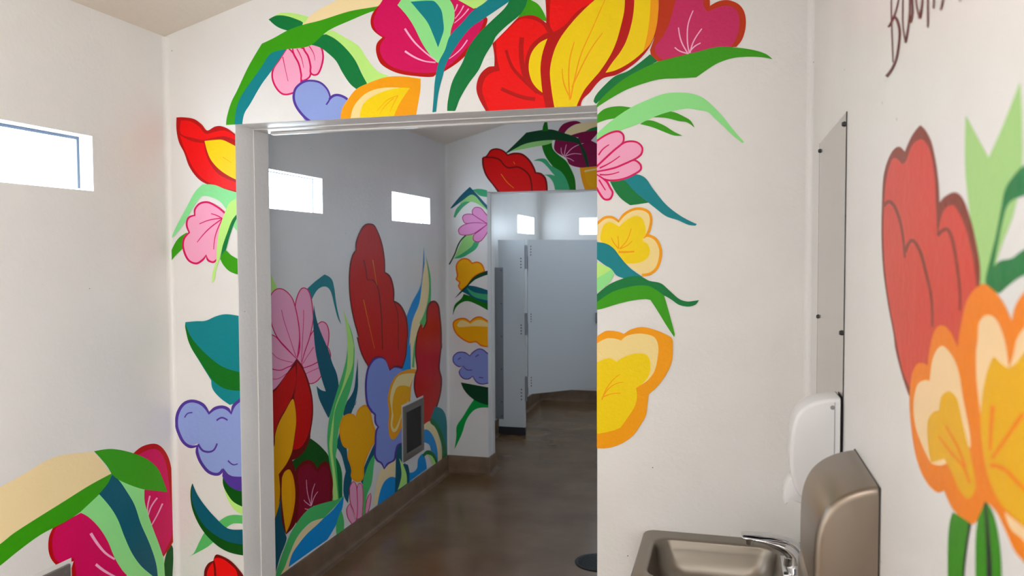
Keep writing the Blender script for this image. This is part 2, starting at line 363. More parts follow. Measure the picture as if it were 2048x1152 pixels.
# ------------------------------------------------------------------ painted murals (control points in half millimetres on the wall)
MURALS = [
 ('front', 'Y', 'painted arch of flowers and leaves on the cream wall around the near doorway', [
  ('painted_bud', 'pink bud with magenta outlines', [
   (0, 'pink', 'T', '-3059,4788! -3009,4740 -2971,4667 -2952,4586 -2964,4507 -3014,4466 -3095,4457 -3150,4500 -3184,4574 -3178,4640 -3121,4713'),
   (1, 'mag', 'T', '-3058,4782! -3015,4737 -2977,4665 -2959,4586 -2970,4510 -3018,4471 -3093,4463 -3144,4504 -3177,4574 -3171,4638 -3115,4709 -3058,4782!', '-3059,4794! -3004,4744 -2964,4669 -2945,4586 -2957,4504 -3011,4460 -3097,4451 -3156,4497 -3191,4573 -3185,4643 -3127,4716 -3059,4794!'),
   (0, 'pink', 'T', '-3018,4794! -2929,4770 -2895,4715 -2877,4643 -2883,4573 -2933,4545 -2953,4551 -2952,4586 -2971,4667 -3009,4740'),
   (1, 'mag', 'T', '-3014,4789! -2933,4765 -2902,4713 -2884,4643 -2889,4576 -2934,4551 -2947,4554 -2945,4586 -2964,4669 -3003,4742 -3014,4789!', '-3023,4799! -2925,4775 -2889,4717 -2870,4643 -2877,4570 -2932,4539 -2958,4547 -2959,4586 -2977,4665 -3016,4739 -3023,4799!'),
   (0, 'pink', 'T', '-2918,4813! -2800,4779 -2777,4716 -2788,4646 -2818,4587 -2853,4580 -2877,4599 -2877,4643 -2895,4715 -2929,4770'),
   (1, 'mag', 'T', '-2915,4808! -2805,4774 -2784,4715 -2795,4648 -2823,4592 -2852,4586 -2871,4601 -2870,4643 -2889,4717 -2922,4771 -2915,4808!', '-2922,4819! -2796,4783 -2770,4716 -2781,4644 -2814,4582 -2854,4574 -2884,4597 -2884,4643 -2902,4713 -2936,4770 -2922,4819!'),
   (1, 'mag', 'T', '-3102,4724 -3084,4647 -3060,4548', '-3094,4725 -3079,4648 -3056,4549'),
   (1, 'mag', 'T', '-2987,4773 -2953,4709 -2933,4633', '-2980,4775 -2947,4711 -2930,4634'),
   (1, 'mag', 'T', '-2888,4783 -2853,4729 -2843,4680', '-2881,4786 -2848,4730 -2840,4681'),
  ]),
  ('painted_leaf', 'dark green leaf with a lime back', [
   (0, 'lime', 'T', '-2740,4879! -2701,4880 -2605,4825 -2500,4757 -2444,4676 -2388,4603 -2342,4565 -2276,4540! -2380,4482 -2475,4487! -2475,4556 -2530,4664 -2606,4756 -2683,4822 -2770,4864!'),
   (0, 'dgreen', 'T', '-2750,4858! -2683,4822 -2606,4756 -2530,4664 -2475,4556 -2442,4498! -2457,4456 -2519,4459! -2571,4502 -2628,4583 -2675,4665 -2733,4721 -2801,4770 -2889,4798! -2858,4844'),
  ]),
  ('painted_leaf', 'cream leaf', [
   (0, 'cream', 'T', '-2941,4938! -2886,4987 -2816,5029 -2708,5072 -2640,5097 -2410,5120 -2223,5103! -2224,5035 -2327,5010 -2564,4987 -2798,4940'),
  ]),
  ('painted_leaf', 'small dark green leaf with a lime edge', [
   (0, 'lime', 'T', '-3166,5018! -3104,5037 -3014,5028 -2886,4991! -2926,4950 -2956,4966 -3055,5005'),
   (0, 'dgreen', 'T', '-3207,4999! -3140,5021 -3055,5009 -2955,4970 -2931,4955! -2956,4913 -3057,4908! -3137,4940'),
  ]),
  ('painted_vine', 'long bright green stem over a teal one', [
   (0, 'teal', 'T', '-3059,4788! -3196,4762 -3274,4669 -3380,4559 -3460,4455 -3496,4375 -3512,4248! -3441,4249! -3421,4335 -3373,4400 -3277,4535 -3193,4628 -3121,4713'),
   (0, 'green', 'T', '-3577,4251! -3568,4315 -3529,4422 -3475,4510 -3410,4624 -3367,4693 -3266,4830! -3169,4863 -3057,4908 -2936,4938 -2798,4958 -2564,5004 -2327,5023 -2224,5048 -2140,5096! -2066,5089! -2108,5030 -2205,5015 -2374,4993 -2565,4939 -2740,4879 -2869,4792 -2969,4777 -3079,4776 -3196,4753 -3275,4660 -3370,4554 -3450,4454 -3486,4374 -3507,4248!'),
  ]),
  ('painted_cloud', 'lavender cloud with purple outline', [
   (0, 'lav', 'T', '-2909,4229! -2967,4321 -3011,4385 -3010,4457 -2963,4516 -2883,4538 -2805,4524 -2747,4472 -2733,4406! -2689,4425 -2631,4413 -2573,4388! -2622,4330 -2633,4216!'),
   (1, 'purp', 'T', '-2862,4248 -2930,4299 -2987,4370 -3005,4430 -2991,4487 -2939,4525 -2883,4535 -2808,4518 -2757,4474 -2734,4423 -2739,4399 -2763,4368', '-2875,4233 -2945,4287 -3005,4363 -3025,4430 -3007,4496 -2947,4540 -2883,4549 -2801,4530 -2745,4480 -2721,4423 -2727,4395 -2753,4362'),
   (1, 'purp', 'T', '-2727,4395 -2699,4415 -2669,4420 -2630,4408 -2597,4387', '-2739,4408 -2708,4432 -2669,4437 -2622,4423 -2587,4401'),
  ]),
  ('painted_blossom', 'orange and yellow blossom', [
   (0, 'orange', 'T', '-2648,4226! -2637,4322 -2592,4389 -2524,4460 -2418,4501 -2304,4529 -2192,4530 -2040,4504! -2041,4444 -2055,4360 -2080,4238!'),
   (0, 'peach', 'T', '-2575,4223! -2555,4318 -2515,4377 -2438,4433 -2334,4457 -2193,4453! -2334,4423 -2429,4381 -2478,4322 -2489,4218!'),
   (0, 'yel', 'T', '-2498,4219! -2487,4323 -2439,4381 -2334,4427 -2212,4450 -2119,4445! -2175,4375 -2213,4317 -2252,4233!'),
   (1, 'orange', 'T', '-2209,4401 -2289,4375 -2337,4334 -2370,4300', '-2206,4396 -2286,4371 -2334,4331 -2368,4299'),
   (1, 'orange', 'T', '-2211,4400 -2243,4346 -2271,4291', '-2205,4397 -2239,4343 -2268,4290'),
   (1, 'orange', 'T', '-2243,4385 -2309,4332 -2346,4282', '-2238,4381 -2305,4329 -2344,4280'),
  ]),
  ('painted_tulip', 'crimson tulip with a green and teal centre', [
   (0, 'dred', 'T', '-2336,5032! -2393,4973 -2408,4914 -2390,4861 -2320,4804! -2363,4764 -2368,4705 -2341,4634 -2285,4588 -2192,4547 -2054,4520 -1953,4511 -1931,4523! -1863,4544 -1737,4619 -1630,4728 -1568,4831 -1559,4871 -1585,4898 -1646,4953 -1734,4985 -1822,5068! -2279,5108!'),
   (0, 'crim', 'T', '-2326,5044! -2374,4963 -2385,4903 -2357,4841 -2296,4802! -2335,4754 -2335,4694 -2303,4640 -2238,4593 -2118,4555 -1990,4539 -1917,4543! -1826,4583 -1718,4676 -1629,4770 -1585,4857 -1594,4883 -1663,4946 -1822,5068! -2279,5108!'),
   (0, 'lime', 'T', '-1822,5068! -1778,5022 -1734,4994 -1655,4945! -1576,4980 -1566,5045!'),
   (0, 'lgreen', 'T', '-2205,5015! -2141,4944 -2087,4863 -2024,4740 -1970,4660 -1925,4611 -1907,4601! -1853,4669 -1825,4767 -1815,4825 -1792,4890 -1796,4966 -1823,5018 -1858,5071! -2140,5096!'),
   (0, 'teal', 'T', '-2108,5030! -2058,4971 -1986,4881 -1942,4785 -1911,4707! -1888,4764 -1869,4821 -1873,4888 -1886,4956 -1931,5015 -1967,5026'),
   (1, 'lpink', 'T', '-2158,4848 -2093,4758 -2028,4694 -1973,4648 -1928,4616', '-2146,4855 -2083,4765 -2021,4701 -1967,4655 -1923,4622'),
   (1, 'lpink', 'T', '-2157,4693 -2083,4646 -2008,4616 -1930,4603', '-2149,4704 -2077,4656 -2006,4625 -1929,4611'),
   (1, 'lpink', 'T', '-1774,4986 -1782,4961 -1795,4937', '-1765,4982 -1775,4958 -1790,4935'),
   (1, 'lpink', 'T', '-1729,4974 -1755,4931 -1790,4892', '-1721,4970 -1749,4927 -1786,4888'),
   (1, 'lpink', 'T', '-1693,4951 -1737,4905 -1794,4863', '-1687,4945 -1732,4900 -1791,4859'),
   (1, 'lpink', 'T', '-1704,4744 -1757,4681 -1832,4627', '-1697,4739 -1751,4676 -1829,4623'),
  ]),
  ('painted_leaf', 'teal blade leaf', [
   (0, 'teal', 'T', '-1368,4995! -1430,4959 -1532,4902 -1611,4859 -1673,4823 -1736,4761 -1808,4666 -1853,4593 -1876,4519 -1909,4403 -1928,4273! -1956,4270! -1946,4371 -1935,4489 -1907,4605 -1861,4686 -1825,4776 -1735,4861 -1664,4930 -1576,4980 -1506,5040! -1317,5023!'),
  ]),
  ('painted_leaf', 'dark green blade leaf', [
   (0, 'dgreen', 'T', '-1266,5018! -1266,4945 -1334,4878 -1429,4812 -1499,4751 -1525,4704 -1578,4625 -1622,4537 -1694,4449 -1757,4352 -1788,4278 -1795,4272! -1849,4275! -1842,4349 -1809,4473 -1737,4594 -1692,4691 -1629,4770 -1533,4853 -1428,4943 -1385,5029!'),
  ]),
  ('painted_leaf', 'rounded green leaf behind the red tulip', [
   (0, 'green', 'T', '-1283,4979! -1215,4941 -1178,4889 -1148,4818! -1216,4844 -1266,4856 -1351,4859! -1300,4924'),
  ]),
  ('painted_tulip', 'big red and yellow tulip', [
   (0, 'dred', 'T', '-1351,4859! -1300,4871 -1249,4869 -1207,4851 -1157,4811! -1157,4880 -1165,5009! -429,4944! -431,4820 -444,4704 -483,4613 -530,4553 -601,4495 -697,4446 -778,4431 -819,4401 -868,4344 -917,4298 -933,4235! -1567,4250! -1628,4362 -1639,4429 -1614,4503 -1561,4549 -1513,4554! -1512,4620 -1525,4704! -1438,4780'),
   (0, 'red', 'T', '-1499,4719! -1420,4787 -1334,4849 -1266,4846 -1190,4810 -1149,4750! -1199,4725 -1259,4677 -1293,4605 -1302,4532 -1293,4466 -1268,4399 -1217,4356 -1179,4341! -1158,4246! -1545,4249! -1580,4334 -1598,4402 -1583,4468 -1543,4507 -1474,4523! -1491,4594 -1499,4661'),
   (1, 'dred', 'T', '-1439,4654 -1396,4533 -1310,4435 -1226,4355', '-1421,4658 -1378,4543 -1294,4450 -1209,4372'),
   (1, 'dred', 'T', '-1338,4732 -1343,4650 -1335,4548 -1309,4447', '-1306,4728 -1311,4648 -1303,4551 -1278,4453'),
   (1, 'dred', 'T', '-1471,4392 -1393,4354 -1314,4324 -1236,4308', '-1460,4414 -1383,4376 -1308,4348 -1232,4332'),
   (0, 'yel', 'T', '-1149,4709! -1208,4681 -1259,4619 -1276,4531 -1259,4448 -1226,4397 -1183,4360! -1192,4444 -1196,4526 -1183,4614'),
   (0, 'red', 'T', '-1123,5006! -1131,4910 -1132,4797 -1107,4750! -1065,4767 -1023,4796 -966,4856 -916,4892 -859,4919 -843,4981!'),
   (0, 'yel', 'T', '-835,4933! -916,4868 -999,4786 -1065,4703 -1107,4617 -1132,4505 -1124,4391 -1100,4243! -966,4236! -909,4354 -851,4423 -802,4476 -738,4568 -698,4652 -666,4760 -646,4853 -642,4963! -819,4979!'),
   (0, 'yel', 'T', '-582,4958! -586,4848 -602,4755 -634,4655 -673,4587 -722,4527 -766,4464! -697,4477 -609,4519 -530,4577 -475,4636 -444,4727 -431,4836 -433,4945!'),
   (0, 'orange', 'T', '-480,4949! -484,4809 -499,4692 -526,4581! -475,4636 -444,4727 -431,4836 -433,4945!'),
   (1, 'amber', 'T', '-990,4310 -962,4445 -921,4595 -856,4734 -768,4926', '-1000,4312 -970,4448 -928,4598 -862,4737 -773,4928'),
   (1, 'amber', 'T', '-994,4303 -1003,4465 -995,4568 -967,4675', '-1004,4303 -1012,4465 -1003,4570 -973,4677'),
   (1, 'amber', 'T', '-982,4381 -921,4506 -856,4622 -784,4716', '-991,4385 -929,4510 -862,4626 -788,4720'),
   (1, 'amber', 'T', '-999,4329 -1037,4419 -1048,4508', '-1008,4326 -1045,4418 -1053,4508'),
  ]),
  ('painted_tulip', 'dull crimson tulip with brick red outline', [
   (0, 'brick', '', '-429,4944! -431,4820 -452,4681 -483,4589! -467,4533 -436,4514! -374,4519 -235,4545 -83,4565 44,4571! 81,4618 100,4700 91,4777 57,4829 -3,4859 -62,4858 -115,4834! -117,4917!'),
   (0, 'mauve', '', '-313,4934! -336,4843 -359,4760 -397,4677 -452,4611! -444,4563 -401,4521! -312,4538 -159,4559 14,4573! 51,4643 62,4726 43,4796 -2,4824 -55,4823 -130,4799! -153,4843 -157,4920!'),
   (1, 'lpink', '', '-235,4553 -247,4627 -244,4727 -214,4813', '-243,4552 -255,4627 -251,4729 -220,4815'),
   (1, 'lpink', '', '-243,4551 -285,4631 -303,4717', '-250,4548 -293,4629 -310,4716'),
   (1, 'lpink', '', '-231,4551 -209,4623 -160,4696', '-239,4554 -216,4626 -166,4700'),
   (1, 'lpink', '', '-232,4561 -202,4590 -169,4607', '-238,4567 -207,4596 -172,4613'),
   (1, 'lpink', '', '-241,4553 -295,4572 -327,4597', '-244,4545 -298,4565 -331,4591'),
  ]),
  ('painted_leaf', 'sweeping green leaf with a dark green edge', [
   (0, 'dgreen', '', '-483,4562! -436,4516! -546,4460 -657,4404 -762,4322 -827,4269! -843,4286 -827,4326 -770,4386 -705,4438 -625,4465 -546,4515'),
   (0, 'green', '', '-436,4512! -312,4535 -189,4557 -83,4577 7,4572 126,4550 214,4518 258,4481! 200,4496 126,4505 30,4504 -45,4486 -98,4462 -196,4399! -311,4400 -420,4401 -514,4383 -625,4350 -721,4304 -823,4245! -819,4269 -762,4330 -657,4411 -546,4468'),
  ]),
  ('painted_leaf', 'thin green leaves', [
   (0, 'green', 'R', '-819,4198! -770,4234 -686,4246 -603,4233! -644,4190 -694,4172 -762,4162 -821,4144!'),
   (0, 'green', '', '-462,4164! -397,4190 -340,4193 -260,4154 -227,4129 -205,4087! -251,4122 -300,4132 -381,4156'),
   (0, 'green', '', '-544,4125! -487,4147 -397,4112 -332,4068 -279,4040! -332,4044 -397,4071 -470,4103'),
  ]),
  ('painted_leaf', 'long light green leaf', [
   (0, 'lgreen', 'R', '-825,4073! -762,4129 -686,4184 -594,4237 -495,4277 -397,4308 -300,4311 -220,4299 -156,4271 -101,4223 -30,4143 33,4060 95,3985! 84,3979! 18,4037 -37,4095 -85,4142 -124,4180 -180,4195 -244,4208 -332,4199 -430,4175 -544,4131 -652,4095 -753,4070 -829,4027!'),
  ]),
  ('painted_leaf', 'teal leaf with a dark green lobe', [
   (0, 'teal', '', '-656,3774! -610,3794 -564,3806 -511,3782 -461,3711 -379,3609 -297,3542 -232,3504 -188,3483! -196,3473! -240,3479 -305,3509 -378,3535 -444,3586 -490,3624! -577,3697'),
   (0, 'dgreen', '', '-736,3764! -656,3776 -577,3697 -490,3624! -543,3617 -606,3610! -660,3649 -702,3700'),
  ]),
  ('painted_blossom', 'pink blossom with magenta outlines', [
   (0, 'pink', 'R', '-838,4019! -753,4070 -686,4085 -652,4061 -652,4016 -686,3984 -745,3936 -838,3842!'),
   (1, 'mag', 'R', '-832,4016! -751,4064 -687,4079 -658,4059 -658,4018 -690,3989 -749,3941 -836,3848! -832,4016!', '-844,4022! -756,4076 -685,4092 -647,4064 -647,4013 -681,3979 -740,3931 -840,3837! -844,4022!'),
   (0, 'pink', 'R', '-838,3851! -745,3936 -686,3984 -636,4015 -569,4012 -532,3978 -536,3937 -569,3909 -627,3882 -711,3851 -838,3830!'),
   (1, 'mag', 'R', '-832,3848! -740,3931 -682,3979 -634,4009 -571,4007 -537,3976 -541,3940 -572,3914 -630,3887 -713,3857 -834,3835! -832,3848!', '-844,3854! -749,3941 -690,3989 -637,4021 -567,4018 -526,3980 -530,3933 -565,3903 -624,3876 -709,3845 -842,3825! -844,3854!'),
   (0, 'pink', 'R', '-838,3830! -711,3851 -627,3882 -581,3897 -544,3871 -540,3837 -577,3809 -644,3782 -711,3771 -762,3777 -838,3813!'),
   (1, 'mag', 'R', '-833,3826! -709,3845 -625,3876 -582,3891 -549,3867 -545,3840 -580,3815 -645,3788 -711,3778 -760,3783 -833,3816! -833,3826!', '-843,3834! -713,3857 -629,3888 -581,3903 -539,3874 -534,3835 -574,3804 -642,3776 -710,3765 -763,3771 -843,3810! -843,3834!'),
   (0, 'pink', 'R', '-838,3821! -762,3769 -736,3726 -719,3692 -736,3655 -770,3651 -795,3677 -838,3754!'),
   (1, 'mag', 'R', '-835,3816! -766,3764 -742,3723 -726,3692 -740,3660 -768,3657 -790,3681 -832,3755! -835,3816!', '-841,3827! -757,3773 -731,3729 -713,3692 -732,3649 -772,3645 -801,3673 -844,3753! -841,3827!'),
   (1, 'mag', 'R', '-807,3935 -780,3972 -741,4000', '-815,3941 -786,3978 -745,4005'),
   (1, 'mag', 'R', '-802,3849 -734,3882 -671,3924', '-806,3859 -738,3889 -675,3929'),
   (1, 'mag', 'R', '-804,3807 -744,3806 -676,3822', '-804,3817 -745,3814 -678,3828'),
   (1, 'mag', 'R', '-813,3776 -786,3734 -769,3708', '-804,3781 -779,3738 -763,3712'),
  ]),
  ('painted_blossom', 'yellow blossom with a peach rim and orange outline', [
   (0, 'peach', 'R', '-830,3488! -770,3533 -728,3537 -681,3507! -643,3552 -585,3580 -527,3584 -485,3558 -473,3508 -481,3458 -497,3412! -452,3404 -419,3357 -412,3291 -427,3224 -468,3174 -526,3157! -643,3241 -830,3395!'),
   (1, 'orange', 'R', '-824,3481 -799,3502 -767,3525 -725,3526 -680,3498! -638,3546 -583,3575 -529,3575 -492,3554 -481,3516 -491,3456 -511,3413', '-835,3494 -809,3515 -773,3541 -721,3542 -682,3515! -649,3559 -587,3591 -525,3592 -479,3565 -465,3516 -475,3451 -495,3406'),
   (1, 'orange', 'R', '-519,3394 -493,3405 -450,3383 -423,3330 -423,3276 -442,3213 -480,3178 -531,3169', '-525,3411 -493,3423 -437,3396 -406,3335 -405,3273 -427,3203 -472,3162 -528,3151'),
   (0, 'yel', 'R', '-791,3445! -774,3487 -736,3503 -677,3473! -626,3518 -568,3541 -531,3525 -510,3475 -506,3417! -526,3383 -493,3358 -480,3316 -493,3275 -534,3245 -593,3235 -651,3241 -710,3318 -791,3377 -800,3403'),
   (1, 'amber', 'R', '-678,3332 -708,3370 -725,3403', '-684,3328 -713,3366 -730,3401'),
   (1, 'amber', 'R', '-677,3330 -678,3368 -683,3414', '-685,3330 -684,3368 -688,3414'),
   (1, 'amber', 'R', '-670,3330 -624,3383 -597,3459', '-675,3335 -629,3386 -602,3460'),
   (1, 'amber', 'R', '-671,3326 -625,3348 -591,3378', '-674,3333 -628,3353 -594,3382'),
   (1, 'amber', 'R', '-681,3302 -626,3303 -580,3307', '-681,3316 -626,3315 -581,3317'),
  ]),
  ('painted_leaf', 'pale green leaf cut by the door edge', [
   (0, 'lime', 'R', '-838,3250! -770,3220 -719,3199! -770,3165 -838,3123!'),
   (0, 'lgreen', 'R', '-838,3131! -761,3174 -719,3199 -712,3161! -744,3106 -838,3037!'),
  ]),
  ('painted_leaf', 'teal wavy leaf', [
   (0, 'teal', 'R', '-838,3376! -761,3364 -710,3330 -668,3275 -609,3208 -526,3149! -576,3140 -634,3136! -693,3157 -727,3199 -770,3225 -838,3276!'),
  ]),
  ('painted_leaf', 'forked green leaf with a dark green top', [
   (0, 'dgreen', 'R', '-838,3020! -744,3097 -668,3132 -592,3153 -534,3149 -484,3124 -410,3108 -360,3066 -295,3009 -246,2993 -206,2997 -172,3003! -194,2973 -238,2961 -295,2971 -344,3004 -389,3029 -459,3040 -542,3057 -710,3021 -838,2969!'),
   (0, 'green', 'R', '-838,2969! -727,3047 -626,3081 -542,3094 -476,3086 -389,3029! -368,2958 -343,2866 -321,2783! -325,2765! -376,2841 -426,2924 -475,3000! -509,3005 -584,2997 -676,2975 -787,2940 -838,2930!'),
  ]),
  ('painted_blossom', 'large yellow blossom with a thick orange rim', [
   (0, 'orange', 'R', '-838,2744! -770,2792 -727,2797 -676,2790 -646,2778! -600,2808 -533,2825 -467,2815 -392,2788 -339,2755 -333,2689 -338,2613 -367,2537 -424,2450 -486,2390! -494,2312 -503,2252 -540,2182 -590,2111 -667,2055 -752,2023 -838,2019!'),
   (0, 'peach', 'R', '-838,2701! -761,2745 -710,2747 -663,2735! -625,2766 -558,2782 -491,2777 -446,2757 -425,2703 -429,2627 -449,2542 -491,2482 -541,2446! -625,2477 -838,2555!'),
   (0, 'yel', 'R', '-838,2576! -744,2618 -693,2595! -642,2629 -566,2653 -508,2650 -479,2617 -476,2541 -503,2481 -566,2428! -561,2360 -578,2300 -616,2238 -667,2163! -726,2138 -838,2110!'),
   (1, 'amber', 'R', '-784,2340 -758,2410 -716,2471 -670,2512', '-793,2343 -764,2413 -720,2475 -673,2515'),
   (1, 'amber', 'R', '-779,2361 -742,2414 -700,2446 -650,2461', '-785,2366 -746,2419 -702,2451 -651,2465'),
   (1, 'amber', 'R', '-781,2355 -726,2380 -667,2387', '-784,2363 -727,2386 -667,2392'),
  ]),
  ('painted_tulip', 'red and yellow tulip', [
   (0, 'dred', 'L', '-3998,4335! -3927,4332 -3841,4314 -3777,4269 -3735,4226 -3671,4251 -3617,4253 -3544,4222 -3461,4155! -3470,3748! -3596,3783 -3702,3814 -3809,3863 -3893,3959 -3939,4072 -3981,4148 -4001,4242'),
   (0, 'red', 'L', '-3961,4310! -3885,4302 -3810,4262 -3747,4203 -3671,4214 -3586,4219 -3461,4155! -3462,4136 -3587,4178 -3672,4173 -3769,4158 -3855,4176 -3963,4213'),
   (0, 'red', 'L', '-3974,4204! -3867,4153 -3764,4135! -3750,4056 -3709,3971 -3636,3895 -3469,3826! -3470,3771! -3638,3807 -3776,3867 -3861,3953 -3913,4052 -3944,4119'),
   (0, 'yel', 'L', '-3759,4150! -3673,4154 -3609,4152 -3546,4126 -3463,4082! -3468,3844! -3573,3893 -3656,3951 -3719,4027'),
   (1, 'amber', 'L', '-3608,4023 -3571,4002 -3534,3980', '-3605,4027 -3569,4005 -3533,3982'),
  ]),
  ('painted_leaf', 'drooping seafoam leaf', [
   (0, 'lgreen2', 'L', '-4061,3445! -4019,3523 -3936,3649 -3853,3774 -3784,3830! -3683,3823 -3595,3791 -3464,3755! -3470,3448! -3535,3526 -3555,3594 -3587,3642 -3641,3701 -3730,3737 -3797,3738 -3879,3648 -3961,3532 -4056,3435'),
  ]),
  ('painted_leaf', 'small green leaf tip', [
   (0, 'green', '', '-4105,3243! -4070,3336 -4010,3425 -3929,3473! -3931,3394 -4036,3297 -4090,3243'),
  ]),
  ('painted_blossom', 'pink blossom with fan veins', [
   (0, 'pink', '', '-3593,3618! -3665,3663 -3742,3696 -3810,3690 -3856,3647 -3857,3604! -3914,3585 -3933,3532 -3906,3472! -3958,3424 -3966,3355 -3922,3267 -3855,3237 -3797,3267 -3766,3301! -3752,3266 -3708,3247 -3679,3266 -3647,3450 -3617,3575'),
   (1, 'mag', '', '-3594,3619 -3660,3667 -3741,3703 -3814,3694 -3861,3650 -3864,3605! -3918,3587 -3938,3531 -3916,3474! -3964,3427 -3972,3354 -3929,3262 -3855,3232 -3792,3261 -3767,3293! -3756,3259 -3707,3242 -3674,3260', '-3604,3608 -3669,3655 -3743,3688 -3806,3681 -3846,3644 -3850,3596! -3906,3577 -3921,3532 -3900,3471! -3948,3421 -3955,3357 -3916,3272 -3855,3247 -3803,3272 -3765,3308! -3744,3270 -3708,3256 -3683,3272'),
   (1, 'mag', '', '-3614,3574 -3664,3599 -3715,3614', '-3619,3567 -3668,3592 -3717,3608'),
   (1, 'mag', '', '-3623,3580 -3735,3566 -3820,3538', '-3621,3571 -3733,3559 -3818,3532'),
   (1, 'mag', '', '-3625,3574 -3750,3493 -3844,3400', '-3619,3567 -3744,3487 -3839,3397'),
   (1, 'mag', '', '-3627,3568 -3685,3452 -3703,3344', '-3618,3564 -3677,3450 -3697,3344'),
  ]),
  ('painted_leaf', 'lime leaf ending in a thin stem', [
   (0, 'dgreen', 'L', '-3456,3630! -3534,3564 -3580,3469 -3621,3373 -3646,3266! -3606,3314 -3558,3449 -3503,3564 -3456,3601!'),
   (0, 'lime', 'L', '-3453,3730! -3553,3690 -3599,3614 -3646,3498 -3672,3354 -3679,3266 -3715,3159 -3719,3089! -3700,3120 -3675,3218 -3651,3276 -3621,3373 -3580,3469 -3534,3564 -3455,3649!'),
  ]),
  ('painted_leaf', 'short green leaf', [
   (0, 'green', 'L', '-3646,3276! -3600,3334 -3551,3300 -3464,3256! -3466,3150! -3564,3179 -3619,3227'),
  ]),
  ('painted_leaf', 'broad teal leaf with a dark green band', [
   (0, 'teal', 'L', '-3959,2795! -3871,2804 -3784,2809 -3696,2843 -3622,2860 -3561,2859 -3439,2841! -3453,2221! -3588,2181! -3673,2233 -3734,2296 -3744,2360! -3841,2498 -3926,2627 -3960,2757'),
   (0, 'mgreen', 'L', '-3960,2789! -3924,2703 -3863,2628 -3753,2534 -3631,2462 -3448,2425! -3451,2291! -3598,2296 -3671,2320 -3744,2371! -3829,2488 -3926,2627 -3961,2751'),
  ]),
  ('painted_leaf', 'light green looping leaf', [
   (0, 'lgreen3', '', '-3987,983! -3930,1023 -3871,1127 -3814,1200 -3737,1139! -3805,1084 -3885,1037'),
   (0, 'lgreen3', 'L', '-3734,1261! -3645,1327 -3568,1349 -3448,1348! -3450,1285! -3569,1284 -3624,1256 -3669,1213!'),
  ]),
  ('painted_leaf', 'dark green and lime leaf under the cloud', [
   (0, 'lime', 'L', '-3655,1602! -3597,1500 -3554,1455 -3448,1386! -3449,1338! -3556,1382 -3609,1441 -3641,1506'),
   (0, 'dgreen2', 'L', '-3657,1650! -3617,1604 -3563,1570 -3444,1540! -3447,1405! -3566,1444 -3619,1498 -3659,1572'),
  ]),
  ('painted_cloud', 'large lavender cloud with purple outline', [
   (0, 'lav', 'L', '-3451,2264! -3508,2218 -3577,2119! -3650,2164 -3714,2153 -3769,2109! -3824,2173 -3911,2201 -3988,2176 -4047,2096 -4062,2007 -4037,1937 -3999,1881 -3943,1855 -3873,1874! -3882,1810 -3846,1725 -3780,1661 -3703,1652 -3656,1703! -3615,1662 -3561,1642 -3442,1653!'),
   (0, 'purp', 'L', '-3656,1703! -3615,1658 -3561,1642 -3442,1653! -3445,1530! -3553,1542 -3617,1575 -3665,1635!'),
   (1, 'purp', 'L', '-3459,2268 -3516,2224 -3566,2180 -3579,2130! -3596,2158 -3648,2174 -3719,2160 -3767,2121! -3815,2182 -3910,2208 -3996,2181 -4057,2100 -4071,2005 -4049,1932 -4009,1868 -3947,1834 -3887,1845! -3893,1797 -3857,1718 -3788,1650 -3700,1638 -3648,1681', '-3443,2251 -3499,2208 -3544,2169 -3575,2107! -3612,2138 -3652,2151 -3709,2139 -3771,2098! -3832,2163 -3911,2185 -3980,2163 -4031,2093 -4044,2008 -4024,1943 -3988,1884 -3939,1857 -3869,1863! -3866,1803 -3834,1731 -3773,1671 -3706,1660 -3665,1697'),
   (1, 'purp', 'L', '-3878,1863 -3837,1816 -3776,1807 -3727,1829 -3697,1881', '-3862,1874 -3827,1830 -3777,1822 -3737,1838 -3710,1886'),
   (1, 'purp', 'L', '-3617,1754 -3572,1726 -3528,1736', '-3609,1764 -3569,1736 -3529,1744'),
   (1, 'purp', '', '-3980,2063 -3955,2094 -3913,2103', '-3989,2069 -3961,2102 -3915,2113'),
   (1, 'purp', 'L', '-3701,2052 -3658,2075 -3612,2059', '-3708,2064 -3658,2088 -3606,2071'),
  ]),
  ('painted_leaf', 'teal crescent leaf with a dark green underside', [
   (0, 'dgreen2', 'L', '-3928,1565! -3946,1503 -3943,1405 -3912,1310 -3847,1207 -3760,1127 -3672,1076 -3585,1053 -3444,1045! -3441,1165! -3626,1168 -3735,1217 -3845,1305 -3908,1437'),
   (0, 'teal2', 'L', '-3926,1563! -3885,1478 -3809,1386 -3711,1297 -3636,1245 -3570,1236 -3440,1254! -3442,1132! -3605,1136 -3714,1170 -3824,1238 -3900,1340 -3936,1445'),
  ]),
  ('painted_tulip', 'red tulip bud low beside the door', [
   (0, 'dred2', 'L', '-3853,508! -3841,884 -3808,951 -3758,980! -3734,1029 -3685,1026 -3608,995 -3544,943 -3496,880 -3465,553!'),
   (0, 'red', 'L', '-3824,531! -3816,876 -3792,933 -3769,960 -3740,1002 -3685,1005 -3620,974 -3555,913 -3514,567!'),
   (1, 'dred2', 'L', '-3766,978 -3755,930 -3753,861 -3760,538', '-3749,983 -3738,934 -3735,863 -3742,540'),
  ]),
 ]),
 ('left', 'X', 'painted crimson tulip with green and cream leaves below the nearest left window', [
  ('painted_leaf', 'dark green leaf tip beside the corner', [
   (0, 'dgreen2', '', '5118,1097! 5142,1039 5124,839 5099,514! 4987,564! 5028,935 5059,1040'),
  ]),
  ('painted_leaf', 'broad cream leaf', [
   (0, 'cream', '', '3005,1851! 3422,1916 3663,1954 3838,1989 3960,2020 4066,2033 4208,2019 4378,1988! 4443,1914 4498,1838 4531,1799! 4326,1756 4115,1718 3919,1683 3737,1643 3651,1613 3409,1564 2993,1531!'),
  ]),
  ('painted_tulip', 'crimson tulip, right petal', [
